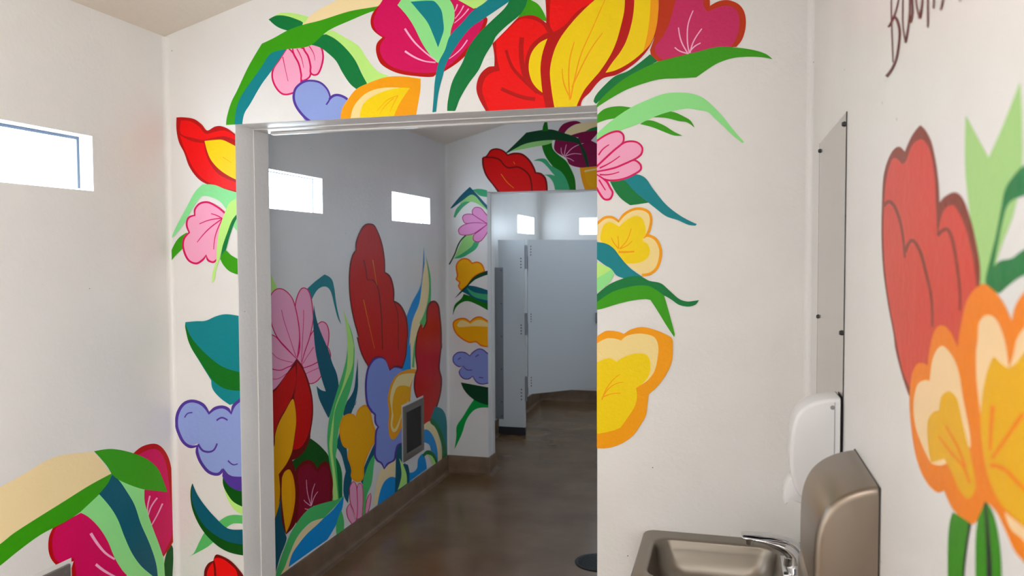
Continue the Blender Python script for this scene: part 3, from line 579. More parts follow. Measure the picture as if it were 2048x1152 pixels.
   (0, 'dred', '', '4728,1882! 4832,1917 4964,1907 5045,1858 5112,1764 5144,1658 5175,1492 5200,1346 5212,1263 5186,1152 5126,1094 5031,1031! 4890,1311 4827,1593'),
   (0, 'crim', '', '4753,1858! 4883,1877 4963,1868 5030,1823 5082,1723 5106,1590 5122,1429 5146,1284 5128,1162 5075,1093 5025,1048! 4890,1311 4827,1593'),
   (1, 'lpink', '', '4893,1538 4869,1469 4865,1413', '4908,1531 4882,1464 4877,1409'),
   (1, 'lpink', '', '4971,1502 4902,1451 4867,1386', '4984,1492 4914,1443 4878,1380'),
   (1, 'lpink', '', '5026,1441 4967,1373 4905,1317', '5041,1432 4979,1365 4915,1310'),
  ]),
  ('painted_tulip', 'crimson tulip, left petal', [
   (0, 'dred', '', '4278,1617! 4026,1588! 3995,1538 3989,1460 4009,1396 4061,1327! 4121,1325 4183,1318! 4154,1233 4149,943! 4801,648! 4604,1145 4429,1517'),
   (0, 'crim', '', '4278,1617! 4050,1582! 4024,1528 4021,1456 4034,1395 4067,1353! 4132,1345 4184,1338! 4200,1215 4190,924! 4801,648! 4604,1145 4429,1517'),
   (1, 'lpink', '', '4321,1449 4380,1355 4448,1269 4535,1192', '4343,1452 4400,1359 4462,1276 4546,1200'),
   (1, 'lpink', '', '4361,1221 4433,1150 4526,1075 4644,987', '4376,1231 4446,1160 4535,1084 4652,996'),
  ]),
  ('painted_leaf', 'green stem leaf', [
   (0, 'green', '', '4537,1801! 4494,1734 4412,1679! 4322,1646 4246,1619 4131,1598 4026,1588! 3915,1574 3777,1537 3646,1494 3404,1430 2986,1338! 2993,1531! 3409,1575 3651,1621 3738,1651 3920,1691 4116,1730 4327,1773'),
  ]),
  ('painted_leaf', 'light green leaf with a teal stripe', [
   (0, 'lgreen', '', '4436,1698! 4246,1619! 4320,1562 4405,1465 4481,1342 4535,1216 4603,1100 4662,1023 4769,849 4827,636! 5071,526! 5040,882 5030,1012 4992,1123 4917,1302 4868,1431 4844,1514 4848,1615! 4721,1679 4577,1755!'),
   (0, 'teal2', '', '4537,1797! 4600,1731 4658,1651 4741,1517 4800,1360 4886,1180 4947,1014 4964,883! 4891,950 4789,1056 4704,1180 4635,1324 4579,1460 4512,1570 4413,1692! 4495,1743'),
  ]),
  ('painted_leaf', 'pointed green leaf', [
   (0, 'green', '', '4379,1992! 4514,1975 4632,1938 4766,1878 4881,1812 4985,1719 5037,1629 5089,1507! 4952,1559 4847,1597 4721,1661 4589,1743 4529,1799! 4487,1867'),
  ]),
 ]),
 ('right', 'X', 'painted red tulip and orange blossoms on the white wall at right', [
  ('painted_leaf', 'pale green split leaf', [
   (0, 'lime2', '', '1933,3594! 1768,3483! 1682,3537 1600,3597! 1588,3537 1582,3444 1617,3368 1679,3310 1723,3256 1744,3207! 1838,3219! 1858,3312 1901,3408 1929,3484'),
  ]),
  ('painted_leaf', 'dark green curling leaf', [
   (0, 'dgreen', '', '1361,3454! 1573,3447 1631,3431 1668,3412 1689,3375 1715,3326 1749,3279 1770,3246 1765,3230 1685,3220! 1630,3239 1569,3256 1352,3289! 1354,3331! 1571,3300 1622,3287 1688,3281 1723,3269! 1697,3318 1671,3363 1650,3384 1608,3393 1358,3400!'),
  ]),
  ('painted_tulip', 'tall red tulip with brownish outline', [
   (0, 'brown', '', '2344,3634 2241,3584 2186,3526 2152,3468 2139,3418! 2093,3429 2006,3433 1940,3414 1876,3363 1830,3307 1806,3262 1810,3220! 1933,3085! 2077,3018 2436,2895! 2528,2936 2637,3007 2662,3044 2766,3138 2850,3241 2888,3348 2889,3457 2868,3549 2770,3604 2645,3617 2543,3590! 2465,3620 2391,3634'),
   (0, 'red2', '', '2330,3596 2239,3553 2193,3487 2172,3415 2153,3334! 2109,3392 2029,3406 1978,3390 1912,3347 1857,3286 1827,3224! 1934,3094! 2078,3033 2411,2919! 2515,2949 2607,3017 2637,3046 2740,3140 2815,3241 2852,3348 2850,3454 2815,3538 2720,3589 2582,3559! 2527,3561 2450,3595'),
   (1, 'brown', '', '2840,3445 2762,3453 2681,3430 2585,3366 2533,3282', '2880,3458 2755,3464 2641,3432 2550,3366 2506,3283'),
   (1, 'brown', '', '2497,3297 2430,3326 2348,3298 2274,3241 2214,3181 2197,3111', '2544,3303 2432,3336 2315,3302 2245,3243 2190,3183 2177,3113'),
   (1, 'brown', '', '2142,3335 2072,3348 2037,3331 1999,3285 1959,3213 1955,3169', '2164,3344 2066,3356 2011,3333 1976,3286 1940,3214 1939,3170'),
  ]),
  ('painted_stem', 'green stem with a black edge', [
   (0, 'green2', '', '1975,2711! 1999,2676 2009,2624 2004,2550 1982,2301! 1878,2357! 1887,2601 1868,2657 1829,2741! 1903,2725'),
   (1, 'char', '', '1848,2728 1873,2664 1887,2601 1883,2354', '1832,2733 1857,2670 1871,2607 1867,2363'),
  ]),
  ('painted_stem', 'green stem with a charcoal centre line', [
   (0, 'green2', '', '1764,2799! 1794,2744 1801,2699 1796,2632 1779,2410! 1616,2498! 1641,2717 1662,2768 1694,2797 1745,2809!'),
   (1, 'char', '', '1751,2803 1735,2743 1726,2685 1702,2452', '1736,2808 1713,2751 1697,2696 1666,2471'),
  ]),
  ('painted_blossom', 'orange and yellow double blossom', [
   (0, 'orange2', '', '1798,3233 1733,3228 1661,3204 1615,3174! 1596,3204 1547,3232 1352,3289! 1315,2752! 1530,2767 1574,2769 1629,2791 1676,2806 1744,2807! 1775,2771 1814,2738 1872,2727 1968,2719 2048,2740! 2122,2715 2237,2714 2332,2744 2398,2807 2429,2881 2409,2954 2350,2996 2281,3009 2226,3010! 2214,3045 2204,3064 2166,3103 2109,3123 2035,3120 1957,3087! 1937,3138 1894,3195'),
   (0, 'peach2', '', '2099,3074 2008,3065 1948,3036 1904,2976 1855,2920 1846,2891! 2061,2797 2177,2772! 2265,2793 2350,2829 2378,2879 2346,2935 2278,2963 2202,2974! 2175,3035'),
   (0, 'yel2', '', '2020,2979 1952,2972 1909,2930 1861,2888 1821,2842 1808,2816 1853,2779 1922,2778 1990,2801 2053,2814! 2177,2772! 2212,2816 2216,2867 2166,2901 2107,2917! 2091,2952'),
   (0, 'peach2', '', '1821,3093 1812,3119 1806,3154 1755,3174 1693,3167 1645,3130 1624,3088! 1601,3115 1587,3143 1548,3168 1345,3259! 1335,3079! 1738,3006 1782,2971! 1813,3035'),
   (0, 'yel2', '', '1713,3096 1671,3091 1628,3087! 1584,3103 1546,3126 1342,3199! 1318,2796! 1534,2827 1598,2827 1666,2833 1729,2863 1771,2917 1782,2969 1766,3034'),
   (0, 'peach2', '', '1631,2821! 1534,2825 1319,2826! 1317,2793! 1532,2804 1597,2802'),
   (1, 'orange2', '', '1722,3001 1729,2956 1730,2911', '1693,3006 1704,2960 1710,2916'),
   (1, 'orange2', '', '1556,3020 1617,2974 1715,2900', '1536,3019 1599,2974 1698,2901'),
   (1, 'orange2', '', '1722,2880 1642,2894 1578,2890 1526,2887', '1714,2891 1630,2904 1565,2899 1516,2894'),
   (1, 'orange2', '', '2110,2853 2000,2839 1903,2832 1858,2809', '2096,2859 1986,2846 1887,2839 1839,2817'),
   (1, 'orange2', '', '2048,2891 1953,2865 1890,2836', '2034,2896 1936,2871 1870,2843'),
  ]),
  ('painted_letter', '', [
   (1, 'maroon', '', '2796,4173 2791,4098 2779,4021 2744,3891', '2774,4166 2770,4092 2758,4016 2723,3887'),
   (1, 'maroon', '', '2646,4124 2677,4064 2741,4036 2835,4026', '2625,4117 2653,4056 2713,4026 2802,4014'),
   (1, 'maroon', '', '2749,4031 2701,4008 2659,3965 2667,3930 2703,3892 2772,3875 2853,3873', '2716,4027 2666,4002 2622,3956 2631,3921 2669,3883 2742,3865 2826,3863'),
   (1, 'maroon', '', '2816,3860 2740,3867 2688,3882', '2862,3876 2773,3878 2707,3889'),
  ]),
  ('painted_letter', '', [
   (1, 'maroon', '', '2612,4112 2612,4044 2607,3974 2567,3911', '2592,4106 2592,4038 2587,3969 2548,3907'),
   (1, 'maroon', '', '2539,3899 2508,3936 2494,3987 2496,4052', '2570,3909 2534,3944 2516,3993 2513,4058'),
  ]),
  ('painted_letter', '', [
   (1, 'maroon', '', '2474,3939 2454,3964 2464,3999 2475,4046', '2508,3950 2483,3973 2488,4007 2494,4052'),
   (1, 'maroon', '', '2478,3941 2498,3977 2496,4052', '2498,3946 2516,3982 2513,4058'),
  ]),
  ('painted_letter', '', [
   (1, 'maroon', '', '2452,4060 2438,3991 2391,3929', '2431,4053 2417,3985 2371,3924'),
   (1, 'maroon', '', '2361,3918 2344,3946 2335,4001', '2398,3930 2369,3955 2350,4006'),
  ]),
  ('painted_letter', '', [
   (1, 'maroon', '', '2302,4010 2300,3950 2293,3878', '2282,4004 2279,3944 2273,3873'),
  ]),
  ('painted_letter', '', [
   (1, 'maroon', '', '2235,3969 2236,3931 2238,3910', '2216,3963 2217,3925 2219,3904'),
  ]),
  ('painted_letter', '', [
   (1, 'maroon', '', '2152,3942 2149,3904 2165,3885', '2131,3935 2129,3898 2146,3879'),
  ]),
  ('painted_letter', '', [
   (1, 'maroon', '', '2019,3908 1998,3875 1993,3854', '2004,3904 1984,3872 1980,3851'),
  ]),
 ]),
 ('inner', 'X', 'painted garden of tall tulips on the grey left wall through the doorway', [
  ('painted_leaf', 'lime leaf at the door edge', [
   (0, 'lime', 'B', '6525,3167! 6604,3075 6684,2969! 6579,2951 6509,2982 6267,3053! 6279,3432!'),
  ]),
  ('painted_leaf', 'teal hooked leaf', [
   (0, 'teal', 'B', '7213,2957! 7375,3025 7582,3095! 7741,3039 7793,2946 7830,2786 7882,2650 7944,2538! 7866,2611 7787,2762 7723,2896 7657,2951 7552,2968 7423,2936 7307,2842!'),
  ]),
  ('painted_blossom', 'big pink blossom', [
   (0, 'pink', 'B', '6123,2604! 6332,2598 6515,2570 6628,2532 6744,2445 6997,2278! 6879,2221 6696,2208 6514,2250 6115,2356!'),
   (1, 'mag', 'B', '6128,2600! 6332,2594 6512,2566 6623,2529 6737,2443 6987,2279! 6874,2226 6696,2213 6516,2255 6121,2358! 6128,2600!', '6117,2607! 6332,2603 6517,2574 6633,2536 6750,2448 7006,2276! 6884,2216 6697,2204 6512,2246 6109,2354! 6117,2607!'),
   (0, 'pink', 'B', '6114,2346! 6514,2250 6696,2208 6879,2221 7026,2190! 6732,2079 6517,2034 6106,2078!'),
   (1, 'mag', 'B', '6119,2342! 6512,2246 6697,2204 6880,2216 7017,2189! 6727,2084 6514,2039 6111,2081! 6119,2342!', '6110,2350! 6516,2255 6696,2213 6878,2226 7035,2190! 6738,2074 6519,2029 6101,2076! 6110,2350!'),
   (0, 'pink', 'B', '7101,2168! 7339,2187 7554,2236 7630,2317 7683,2256 7676,2184 7524,2061 7379,1994 7219,2002 7132,2107!'),
   (1, 'mag', 'B', '7110,2164! 7343,2182 7562,2231 7630,2311 7672,2256 7665,2187 7515,2065 7374,2000 7223,2006 7142,2107! 7110,2164!', '7092,2171! 7334,2192 7545,2240 7630,2322 7694,2256 7687,2182 7533,2057 7385,1989 7214,1998 7123,2106! 7092,2171!'),
   (0, 'pink', 'B', '7081,2216! 7162,2342 7255,2469 7337,2530 7420,2581 7516,2602 7613,2564 7659,2476 7630,2335 7529,2227 7338,2181 7123,2170!'),
   (1, 'mag', 'B', '7091,2215! 7171,2339 7265,2466 7346,2526 7428,2576 7516,2597 7604,2562 7648,2476 7620,2337 7521,2231 7334,2187 7127,2175! 7091,2215!', '7071,2217! 7152,2344 7246,2472 7329,2534 7413,2585 7516,2607 7622,2567 7671,2475 7641,2332 7538,2223 7343,2176 7120,2166! 7071,2217!'),
   (0, 'pink', 'B', '6997,2278! 7053,2366 7057,2511 7040,2636 6985,2788 7026,2894 7115,2968 7225,2952 7290,2868 7321,2751 7329,2635 7255,2469 7162,2342 7081,2216!'),
   (1, 'mag', 'B', '7006,2277! 7063,2364 7067,2511 7049,2636 6994,2788 7035,2891 7119,2963 7218,2948 7280,2868 7311,2751 7319,2636 7246,2471 7152,2344 7079,2221! 7006,2277!', '6987,2278! 7043,2368 7048,2512 7030,2636 6975,2789 7017,2896 7111,2973 7231,2955 7300,2869 7331,2751 7339,2634 7265,2466 7171,2339 7083,2211! 6987,2278!'),
   (0, 'pink', 'B', '6997,2278! 6823,2398 6647,2530 6555,2666 6519,2816 6554,2929 6662,2982 6790,2965 6920,2888 6985,2788 7039,2625 7057,2489 7031,2368'),
   (1, 'mag', 'B', '6994,2283! 6830,2401 6655,2532 6564,2667 6527,2815 6562,2926 6664,2977 6786,2961 6913,2886 6975,2788 7030,2625 7047,2490 7022,2370 6994,2283!', '6999,2272! 6816,2396 6640,2529 6547,2665 6510,2816 6547,2931 6659,2986 6794,2970 6928,2890 6994,2789 7049,2625 7066,2488 7041,2367 6999,2272!'),
   (1, 'mag', 'B', '6729,2780 6766,2680 6862,2508 6981,2295', '6739,2780 6776,2681 6872,2508 6992,2296'),
   (1, 'mag', 'B', '7136,2752 7132,2651 7104,2428 7076,2239', '7147,2752 7143,2650 7115,2426 7087,2238'),
   (1, 'mag', 'B', '7327,2359 7200,2282 7087,2205', '7337,2354 7209,2277 7096,2201'),
   (1, 'mag', 'B', '6544,2397 6658,2324 6920,2251', '6550,2400 6663,2328 6923,2256'),
   (1, 'mag', 'B', '6530,2150 6656,2131 6818,2161', '6530,2156 6653,2137 6813,2167'),
   (1, 'mag', 'B', '7157,2101 7293,2115 7457,2127', '7152,2106 7288,2121 7452,2133'),
  ]),
  ('painted_leaf', 'dark green leaf', [
   (0, 'dgreen2', 'B', '7198,1455! 7384,1345 7539,1230 7608,1163 7677,1045! 7532,1004 6971,1145! 6854,1286! 7066,1335'),
  ]),
  ('painted_leaf', 'teal spear leaf', [
   (0, 'teal2', 'B', '7878,1374! 8026,1144 8056,1010 8156,900 8140,745 8079,614 8042,520! 7945,643 7949,788 8001,889! 7955,994 7892,1114 7777,1223!'),
   (0, 'teal2', 'B', '7348,2790! 7389,2661 7461,2529 7587,2363 7630,2311 7725,2141 7824,2005 7866,1862! 7842,1730! 7620,1564! 7513,1693 7421,1817 7378,1948! 7471,1891 7572,1860! 7475,2033 7387,2245 7346,2425 7329,2635'),
   (0, 'teal2', 'B', '8334,2112! 8337,1930 8323,1749 8218,1560 8131,1487 8294,1638 8221,1545 8103,1462! 7970,1520 7970,1582! 8054,1667! 8223,1766 8285,1937'),
  ]),
  ('painted_tulip', 'crimson tulip', [
   (0, 'dred2', 'B', '6937,1182! 7063,1233 7209,1219 7320,1147 7367,1087! 7436,1118 7536,1122 7616,1071 7685,963 7702,837 7689,739 7696,626! 7404,705 7250,714! 7219,721 7088,686 6935,652! 6900,931 6924,1056'),
   (0, 'crim3', 'B', '6998,1165 7098,1195 7208,1176 7319,1090 7375,1046! 7455,1074 7534,1072 7614,1002 7640,854 7627,757 7614,651! 7424,699 7250,719! 7219,721 7088,686 6953,655! 6935,921 6977,1041'),
   (1, 'lpink', 'B', '7239,738 7168,892 7150,1031', '7225,740 7156,895 7139,1033'),
   (1, 'lpink', 'B', '7240,736 7261,864 7320,944', '7225,741 7248,869 7309,948'),
   (1, 'lpink', 'B', '7249,742 7297,804 7378,843', '7235,749 7285,811 7368,849'),
   (1, 'lpink', 'B', '7227,743 7127,812 7092,845', '7218,740 7118,809 7083,844'),
   (1, 'lpink', 'B', '7102,747 7214,707 7292,718', '7103,754 7211,715 7285,725'),
  ]),
  ('painted_leaf', 'long green blade with a lime centre', [
   (0, 'dgreen', 'B', '7753,1127! 7867,996 7912,881 7914,735 7911,612! 7813,631! 7777,867'),
   (0, 'mgreen2', 'B', '8061,2588! 8186,2438 8252,2265 8248,2111 8214,1922 8140,1780 8026,1647 7941,1512 7844,1382 7799,1182 7774,1122 7800,911 7834,604! 7676,652! 7702,837 7636,1056 7591,1267 7595,1415 7641,1575 7659,1605 7764,1744 7872,1886 7983,2032 8054,2161 8086,2321'),
   (0, 'lime', 'B', '7997,2695! 8152,2466 8243,2263 8237,2253 8203,2052 8032,1873 7868,1726 7760,1597 7730,1444 7697,1206 7720,1085 7758,923 7813,621! 7697,656! 7695,940 7632,1258 7667,1400 7706,1510 7788,1678 7937,1839 8050,2022 8081,2157 8074,2386'),
  ]),
  ('painted_leaf', 'green, cream and blue leaf along the floor', [
   (0, 'teal2', 'B', '6667,1032! 6695,884 6723,713 6729,629! 6752,558 6632,430 6555,307! 6367,51! 6392,823! 6598,888'),
   (0, 'mgreen2', 'B', '7947,634! 7777,639 7570,676 7333,714 7181,723 6998,678 6821,589 6682,456 6580,333 6555,279 6506,-9! 6617,-58! 6710,283 6815,407 6922,498 7048,548 7233,572 7484,529! 7669,560 7841,599'),
   (0, 'cream', 'B', '6590,133! 6626,244 6710,301 6815,407 6957,514 7139,555 7290,563 7504,527! 7249,489 7026,424 6847,349 6758,228! 6636,24!'),
   (0, 'blue', 'B', '6782,278! 6848,377 6972,434 7137,480 7365,509 7484,529 7669,550 7863,603 7947,629! 7903,497 7770,375 7558,275! 7168,278!'),
   (0, 'mgreen2', 'B', '7881,493! 7939,360 7935,226! 7766,243! 7759,368'),
  ]),
  ('painted_tulip', 'red tulip with yellow petals', [
   (0, 'dred2', 'B', '6997,2278! 7123,2165 7230,2000 7293,1828 7295,1653 7237,1479 7235,1447 7158,1360 7029,1306 6880,1298! 6953,1140 6999,995 6984,813 6927,664 6745,610! 6675,765 6666,1001! 6496,700! 6198,803! 6219,1471! 6166,1826! 6240,1964 6594,2048 6795,2156'),
   (0, 'red3', 'B', '6996,2250! 7112,2144 7207,1981 7270,1809 7265,1659 7203,1498 7067,1392 6896,1398! 6955,1608 6954,1776 6933,1925! 6979,2051'),
   (0, 'red3', 'B', '6969,2220! 6971,2052 6901,1930 6785,1830 6662,1746 6581,1634 6549,1546! 6160,1625! 6240,1953 6593,2026 6774,2138'),
   (0, 'yel3', 'B', '6907,1896 6950,1799 6963,1663 6931,1535 6885,1401 6856,1358 6769,1289 6635,1226 6637,1214! 6651,1050 6614,909 6539,809! 6201,920! 6222,1554! 6524,1492! 6573,1525 6583,1610 6651,1711 6768,1803'),
   (0, 'yel3', 'B', '6691,1181! 6739,1222 6823,1223 6873,1168 6913,1065 6926,932 6896,812 6824,689 6746,624! 6702,828 6679,997'),
   (0, 'orange', 'B', '6823,1223! 6881,1157 6913,1065 6926,932 6896,812 6824,689 6746,624! 6808,721 6854,853 6868,1014 6846,1130'),
  ]),
  ('painted_leaf', 'green strip leaf with a teal edge', [
   (0, 'teal2', 'B', '8764,1036! 8773,887! 8590,820 8487,704 8434,608! 8375,669! 8414,767 8541,877'),
   (0, 'mgreen2', 'B', '8774,909! 8731,773 8660,567 8530,459 8456,225 8428,123! 8390,487 8420,525! 8423,634 8487,737 8616,847'),
  ]),
  ('painted_blossom', 'yellow blossom with orange outline', [
   (0, 'yel3', 'B', '8485,1539 8609,1482 8657,1384 8705,1274 8780,1145 8765,1069 8647,1007 8517,916 8441,826 8425,710 8339,690 8221,728 8142,798 8155,858 8123,941 8068,1029 8094,1128! 7961,1190 7898,1298 7883,1404 7947,1494 8059,1513 8196,1486 8265,1440! 8339,1512'),
   (1, 'orange', 'B', '8487,1527 8588,1480 8632,1386 8681,1276 8754,1150 8740,1078 8624,1017 8494,926 8417,834 8403,720 8331,702 8233,734 8164,795 8178,853 8145,938 8091,1024 8114,1128! 7978,1193 7919,1295 7905,1398 7966,1484 8067,1502 8187,1478 8270,1429! 8358,1502 8487,1527', '8484,1550 8629,1485 8682,1382 8731,1271 8806,1141 8790,1061 8669,997 8541,907 8465,818 8448,699 8348,677 8210,722 8120,801 8132,863 8101,944 8046,1033 8074,1127! 7944,1188 7877,1301 7862,1409 7929,1503 8052,1524 8205,1494 8260,1452! 8319,1522 8484,1550'),
   (1, 'amber', 'B', '8164,1278 8349,1194 8466,1081', '8170,1282 8359,1197 8479,1082'),
   (1, 'amber', 'B', '8385,1241 8444,1185 8467,1137', '8397,1242 8457,1185 8481,1135'),
   (1, 'amber', 'B', '8281,1059 8399,1052 8520,1017', '8276,1066 8397,1059 8521,1024'),
  ]),
  ('painted_bud', 'small pink bud by the baseboard', [
   (0, 'pink', 'B', '8083,499! 8014,462 8033,361 8133,254! 8261,201!'),
   (1, 'mag', 'B', '8084,503! 8005,466 8025,363 8128,252! 8268,196! 8084,503!', '8082,495! 8022,459 8042,360 8139,256! 8254,206! 8082,495!'),
   (0, 'pink', 'B', '8626,461 8638,402 8583,284 8519,238! 8470,264! 8511,395 8562,446'),
   (1, 'mag', 'B', '8623,458 8627,405 8574,288 8515,243! 8478,264! 8520,391 8571,442 8623,458', '8630,464 8648,398 8593,280 8522,232! 8461,265! 8501,399 8554,451 8630,464'),
   (0, 'pink', 'B', '8273,629 8322,664 8405,613 8426,476 8395,244! 8263,265!'),
   (1, 'mag', 'B', '8282,626 8324,659 8397,614 8416,479 8387,249! 8268,267! 8282,626', '8264,633 8320,669 8414,613 8436,473 8403,239! 8257,264! 8264,633'),
   (0, 'pink', 'B', '8088,683 8158,726 8228,696 8261,633 8279,412 8250,248! 8172,391 8095,522'),
   (1, 'mag', 'B', '8097,679 8162,721 8221,695 8252,635 8269,415 8241,251! 8181,390 8104,520 8097,679', '8079,686 8155,731 8234,697 8271,631 8288,409 8260,245! 8163,393 8086,524 8079,686'),
  ]),
  ('painted_leaf', 'cream, blue and lime leaves by the baseboard', [
   (0, 'cream', 'B', '8915,230! 8704,295! 8790,530 8900,649 8982,673! 9122,695 9412,693! 9405,417! 9202,497 9032,485 8893,409'),
   (0, 'blue', 'B', '8808,240! 8879,379 9005,481 9174,499 9317,466 9405,417! 9371,246!'),
   (0, 'teal2', 'B', '9387,844! 9692,846! 9684,551 9778,502 9838,361 9835,236! 9341,255! 9361,430 9382,677'),
   (0, 'lime', 'B', '9487,668! 9621,543 9727,391 9740,263! 9431,265! 9556,412 9544,538'),
   (0, 'blue', 'B', '9823,390! 9969,357 10104,379 10141,486 10315,520 10418,416 10469,270! 9820,265!'),
  ]),
  ('painted_cloud', 'tall lavender cloud with purple outline', [
   (0, 'lav2', 'B', '8613,1970! 8707,2024 8932,2050 9131,1982 9230,1841! 9372,1872 9701,1804! 9711,723! 9629,824! 9446,842 9384,760 9338,688 9179,704 9122,672 9023,657! 8957,738 8824,806 8760,890 8776,1010 8792,1097 8807,1173 8861,1207! 8784,1280 8787,1381! 8684,1412 8675,1407 8570,1548 8545,1739 8549,1872'),
   (1, 'purp', 'B', '8699,1448 8595,1547 8559,1737 8590,1890 8652,1973 8786,2032 8961,2034 9108,1978 9221,1838! 9377,1859 9655,1791', '8653,1446 8546,1549 8508,1745 8540,1902 8605,1989 8755,2054 8968,2057 9153,1987 9239,1859! 9366,1884 9671,1813'),
   (1, 'purp', 'B', '8548,1532 8640,1447 8748,1378 8756,1372! 8759,1282 8840,1211! 8777,1171 8750,1017 8734,894 8803,804 8923,739 9021,640! 9141,670 9223,671 9362,675 9413,762 9468,828 9638,810', '8592,1536 8680,1453 8789,1385 8806,1369! 8809,1278 8893,1201! 8827,1155 8803,1004 8786,885 8844,808 8964,743 9025,662! 9102,697 9192,699 9314,700 9356,782 9425,855 9619,837'),
  ]),
  ('painted_leaf', 'blue, cream and green blade leaf', [
   (0, 'blue', 'B', '10425,3412! 10385,3108 10297,2875 9983,2658 9790,2492! 9716,2049 9706,1997 9588,1790! 10012,1730! 9981,2116 9969,2102 10064,2422 10291,2656 10411,2870 10451,3158'),
   (0, 'cream', 'B', '10481,3242! 10601,2966 10595,2725 10425,2495 10284,2371 10191,2228 10141,1999 10118,1946 10113,1715! 9912,1744! 9903,2124 9862,2081 9977,2396 10246,2642 10368,2973'),
   (0, 'mgreen2', 'B', '10500,3276! 10674,2999 10692,2755 10663,2548! 10537,2315! 10328,2299 10239,2358! 10472,2526 10595,2725 10615,2966'),
   (1, 'mgreen2', 'B', '10245,2309 10050,2111 9980,1903 9953,1785', '10300,2297 10114,2099 10052,1892 10033,1772'),
  ]),
  ('painted_tulip', 'tall red tulip', [
   (0, 'dred2', 'B', '8707,3671 8825,3654 8943,3562 9046,3431 9113,3251 9119,3086! 9291,3021 9389,2863 9385,2717! 9610,2640 9789,2476 9838,2278 9821,2118 9807,2210 9775,1988 9633,1813! 9372,1872 9230,1855 9064,2019 8771,2057 8607,1973! 8422,2154 8312,2362 8351,2349 8233,2569 8150,2808 8132,3013 8161,3189 8224,3298 8305,3353! 8320,3450 8449,3592 8566,3655'),
   (0, 'red3', 'B', '8707,3654 8807,3639 8918,3547 9013,3415 9077,3252 9083,3079! 9253,3007 9343,2865 9347,2703! 9570,2627 9739,2464 9788,2283 9772,2123 9758,2215 9725,1995 9608,1846! 9372,1886 9231,1870 9064,2026 8772,2070 8613,1990! 8446,2164 8344,2358 8382,2360 8264,2566 8180,2806 8162,3012 8191,3189 8248,3287 8335,3346! 8354,3448 8470,3579 8585,3638'),
   (1, 'dred2', 'B', '8501,3240 8562,3112 8595,3008 8763,2987 8892,2883 8955,2659 8984,2433 8994,2133', '8529,3242 8591,3113 8617,3016 8781,2997 8922,2886 8987,2658 9016,2431 9026,2130'),
   (1, 'dred2', 'B', '9364,2701 9476,2546 9489,2311 9482,2076', '9390,2702 9503,2546 9516,2309 9510,2073'),
   (1, 'amber', 'B', '8754,3239 8804,3107 8870,2930', '8771,3240 8816,3108 8877,2930'),
   (1, 'amber', 'B', '8494,2774 8588,2568 8780,2173', '8510,2774 8599,2569 8787,2173'),
  ]),
  ('painted_tulip', 'dark red tulip near the far corner', [
   (0, 'dred2', 'B', '10836,2632 11010,2552 11078,2377 11125,2156 11118,1885 11141,1990 11063,1781 11026,1618 11118,1453 11075,1258 10880,1050 10646,899 10557,885 10307,908! 10256,829! 10290,1312! 10123,1333 10010,1500 10055,1677 10117,1745 10062,1953 10129,2208 10295,2348 10309,2267 10472,2355 10500,2507 10597,2613'),
   (0, 'red3', 'B', '10835,2604 10959,2528 11006,2382 11052,2163 11046,1893 11073,1997 10997,1789 10960,1627 11051,1464 11008,1269 10815,1071 10607,932 10503,913 10307,937! 10299,836! 10332,1304! 10144,1345 10054,1492 10099,1671 10167,1739 10110,1947 10178,2203 10337,2337 10363,2254 10529,2342 10556,2498 10644,2584'),
  ]),
  ('painted_blossom', 'orange blossom beside the vent', [
   (0, 'orange', 'B', '10113,1731! 9893,1769 9588,1775 9368,1735 9225,1642 9152,1498 9181,1322 9159,1155 9207,1002 9329,948 9456,975 9644,1083! 9726,1306! 9882,1338! 9948,1571'),
   (0, 'peach', 'B', '10071,1683! 9775,1726 9476,1733 9294,1631 9220,1486 9268,1305 9229,1155 9296,1054 9421,1042 9534,1135 9669,1317! 9804,1344 9867,1523'),
   (0, 'yel3', 'B', '9906,1516! 9657,1587 9436,1593 9326,1496 9287,1359 9319,1252 9281,1144 9350,1079 9479,1147 9669,1317! 9765,1344 9864,1402'),
   (1, 'amber', 'B', '9647,1530 9570,1454 9567,1365', '9665,1525 9588,1450 9586,1362'),
   (1, 'amber', 'B', '9760,1496 9681,1419 9719,1366', '9778,1491 9700,1416 9737,1365'),
  ]),
  ('painted_leaf', 'teal, green, cream and blue arching leaf in the far corner', [
   (0, 'cream', 'B', '10272,908! 10650,916 10835,776 10985,578 11079,361 11116,212! 10879,231! 10884,408 10792,581 10645,722 10271,870!'),
   (0, 'teal', 'B', '10804,1095! 11114,995 11274,852 11330,599 11341,212! 11177,239! 11163,495 11027,665 10836,830 10632,953!'),
   (0, 'dgreen', 'B', '10669,959! 10875,836 11067,671 11203,486 11333,214 11076,236! 11081,444 10948,655 10797,797 10612,903'),
   (0, 'blue', 'B', '10271,857! 10500,820 10682,714 10829,558 10903,390 10899,226! 10750,414 10639,488! 10568,592 10266,695!'),
   (0, 'dgreen', 'B', '10297,512! 10457,532 10639,481 10787,391 10881,285 10860,222! 10674,392 10492,470 10349,473'),
   (0, 'lime', 'B', '10474,471! 10674,399 10841,241! 10708,234! 10636,361'),
  ]),
 ]),
 ('far', 'Y', 'painted red flower and small blossoms around the farther second doorway', [
  ('painted_leaf', 'green and seafoam leaves over the far door', [
   (0, 'green3', 't', '-2607,4878! -2457,4922! -2444,4821 -2380,4743 -2250,4637 -2173,4509 -2122,4381 -2107,4217! -2200,4220! -2251,4360 -2380,4490 -2510,4646 -2575,4763'),
   (0, 'sea', 't', '-2732,4654! -2654,4680 -2549,4673 -2471,4581 -2328,4488 -2251,4385 -2193,4219! -2413,4225! -2445,4340 -2510,4418 -2576,4445! -2484,4449 -2413,4428! -2471,4493 -2523,4558 -2614,4637'),
  ]),
  ('painted_tulip', 'dark crimson tulip with cream petal', [
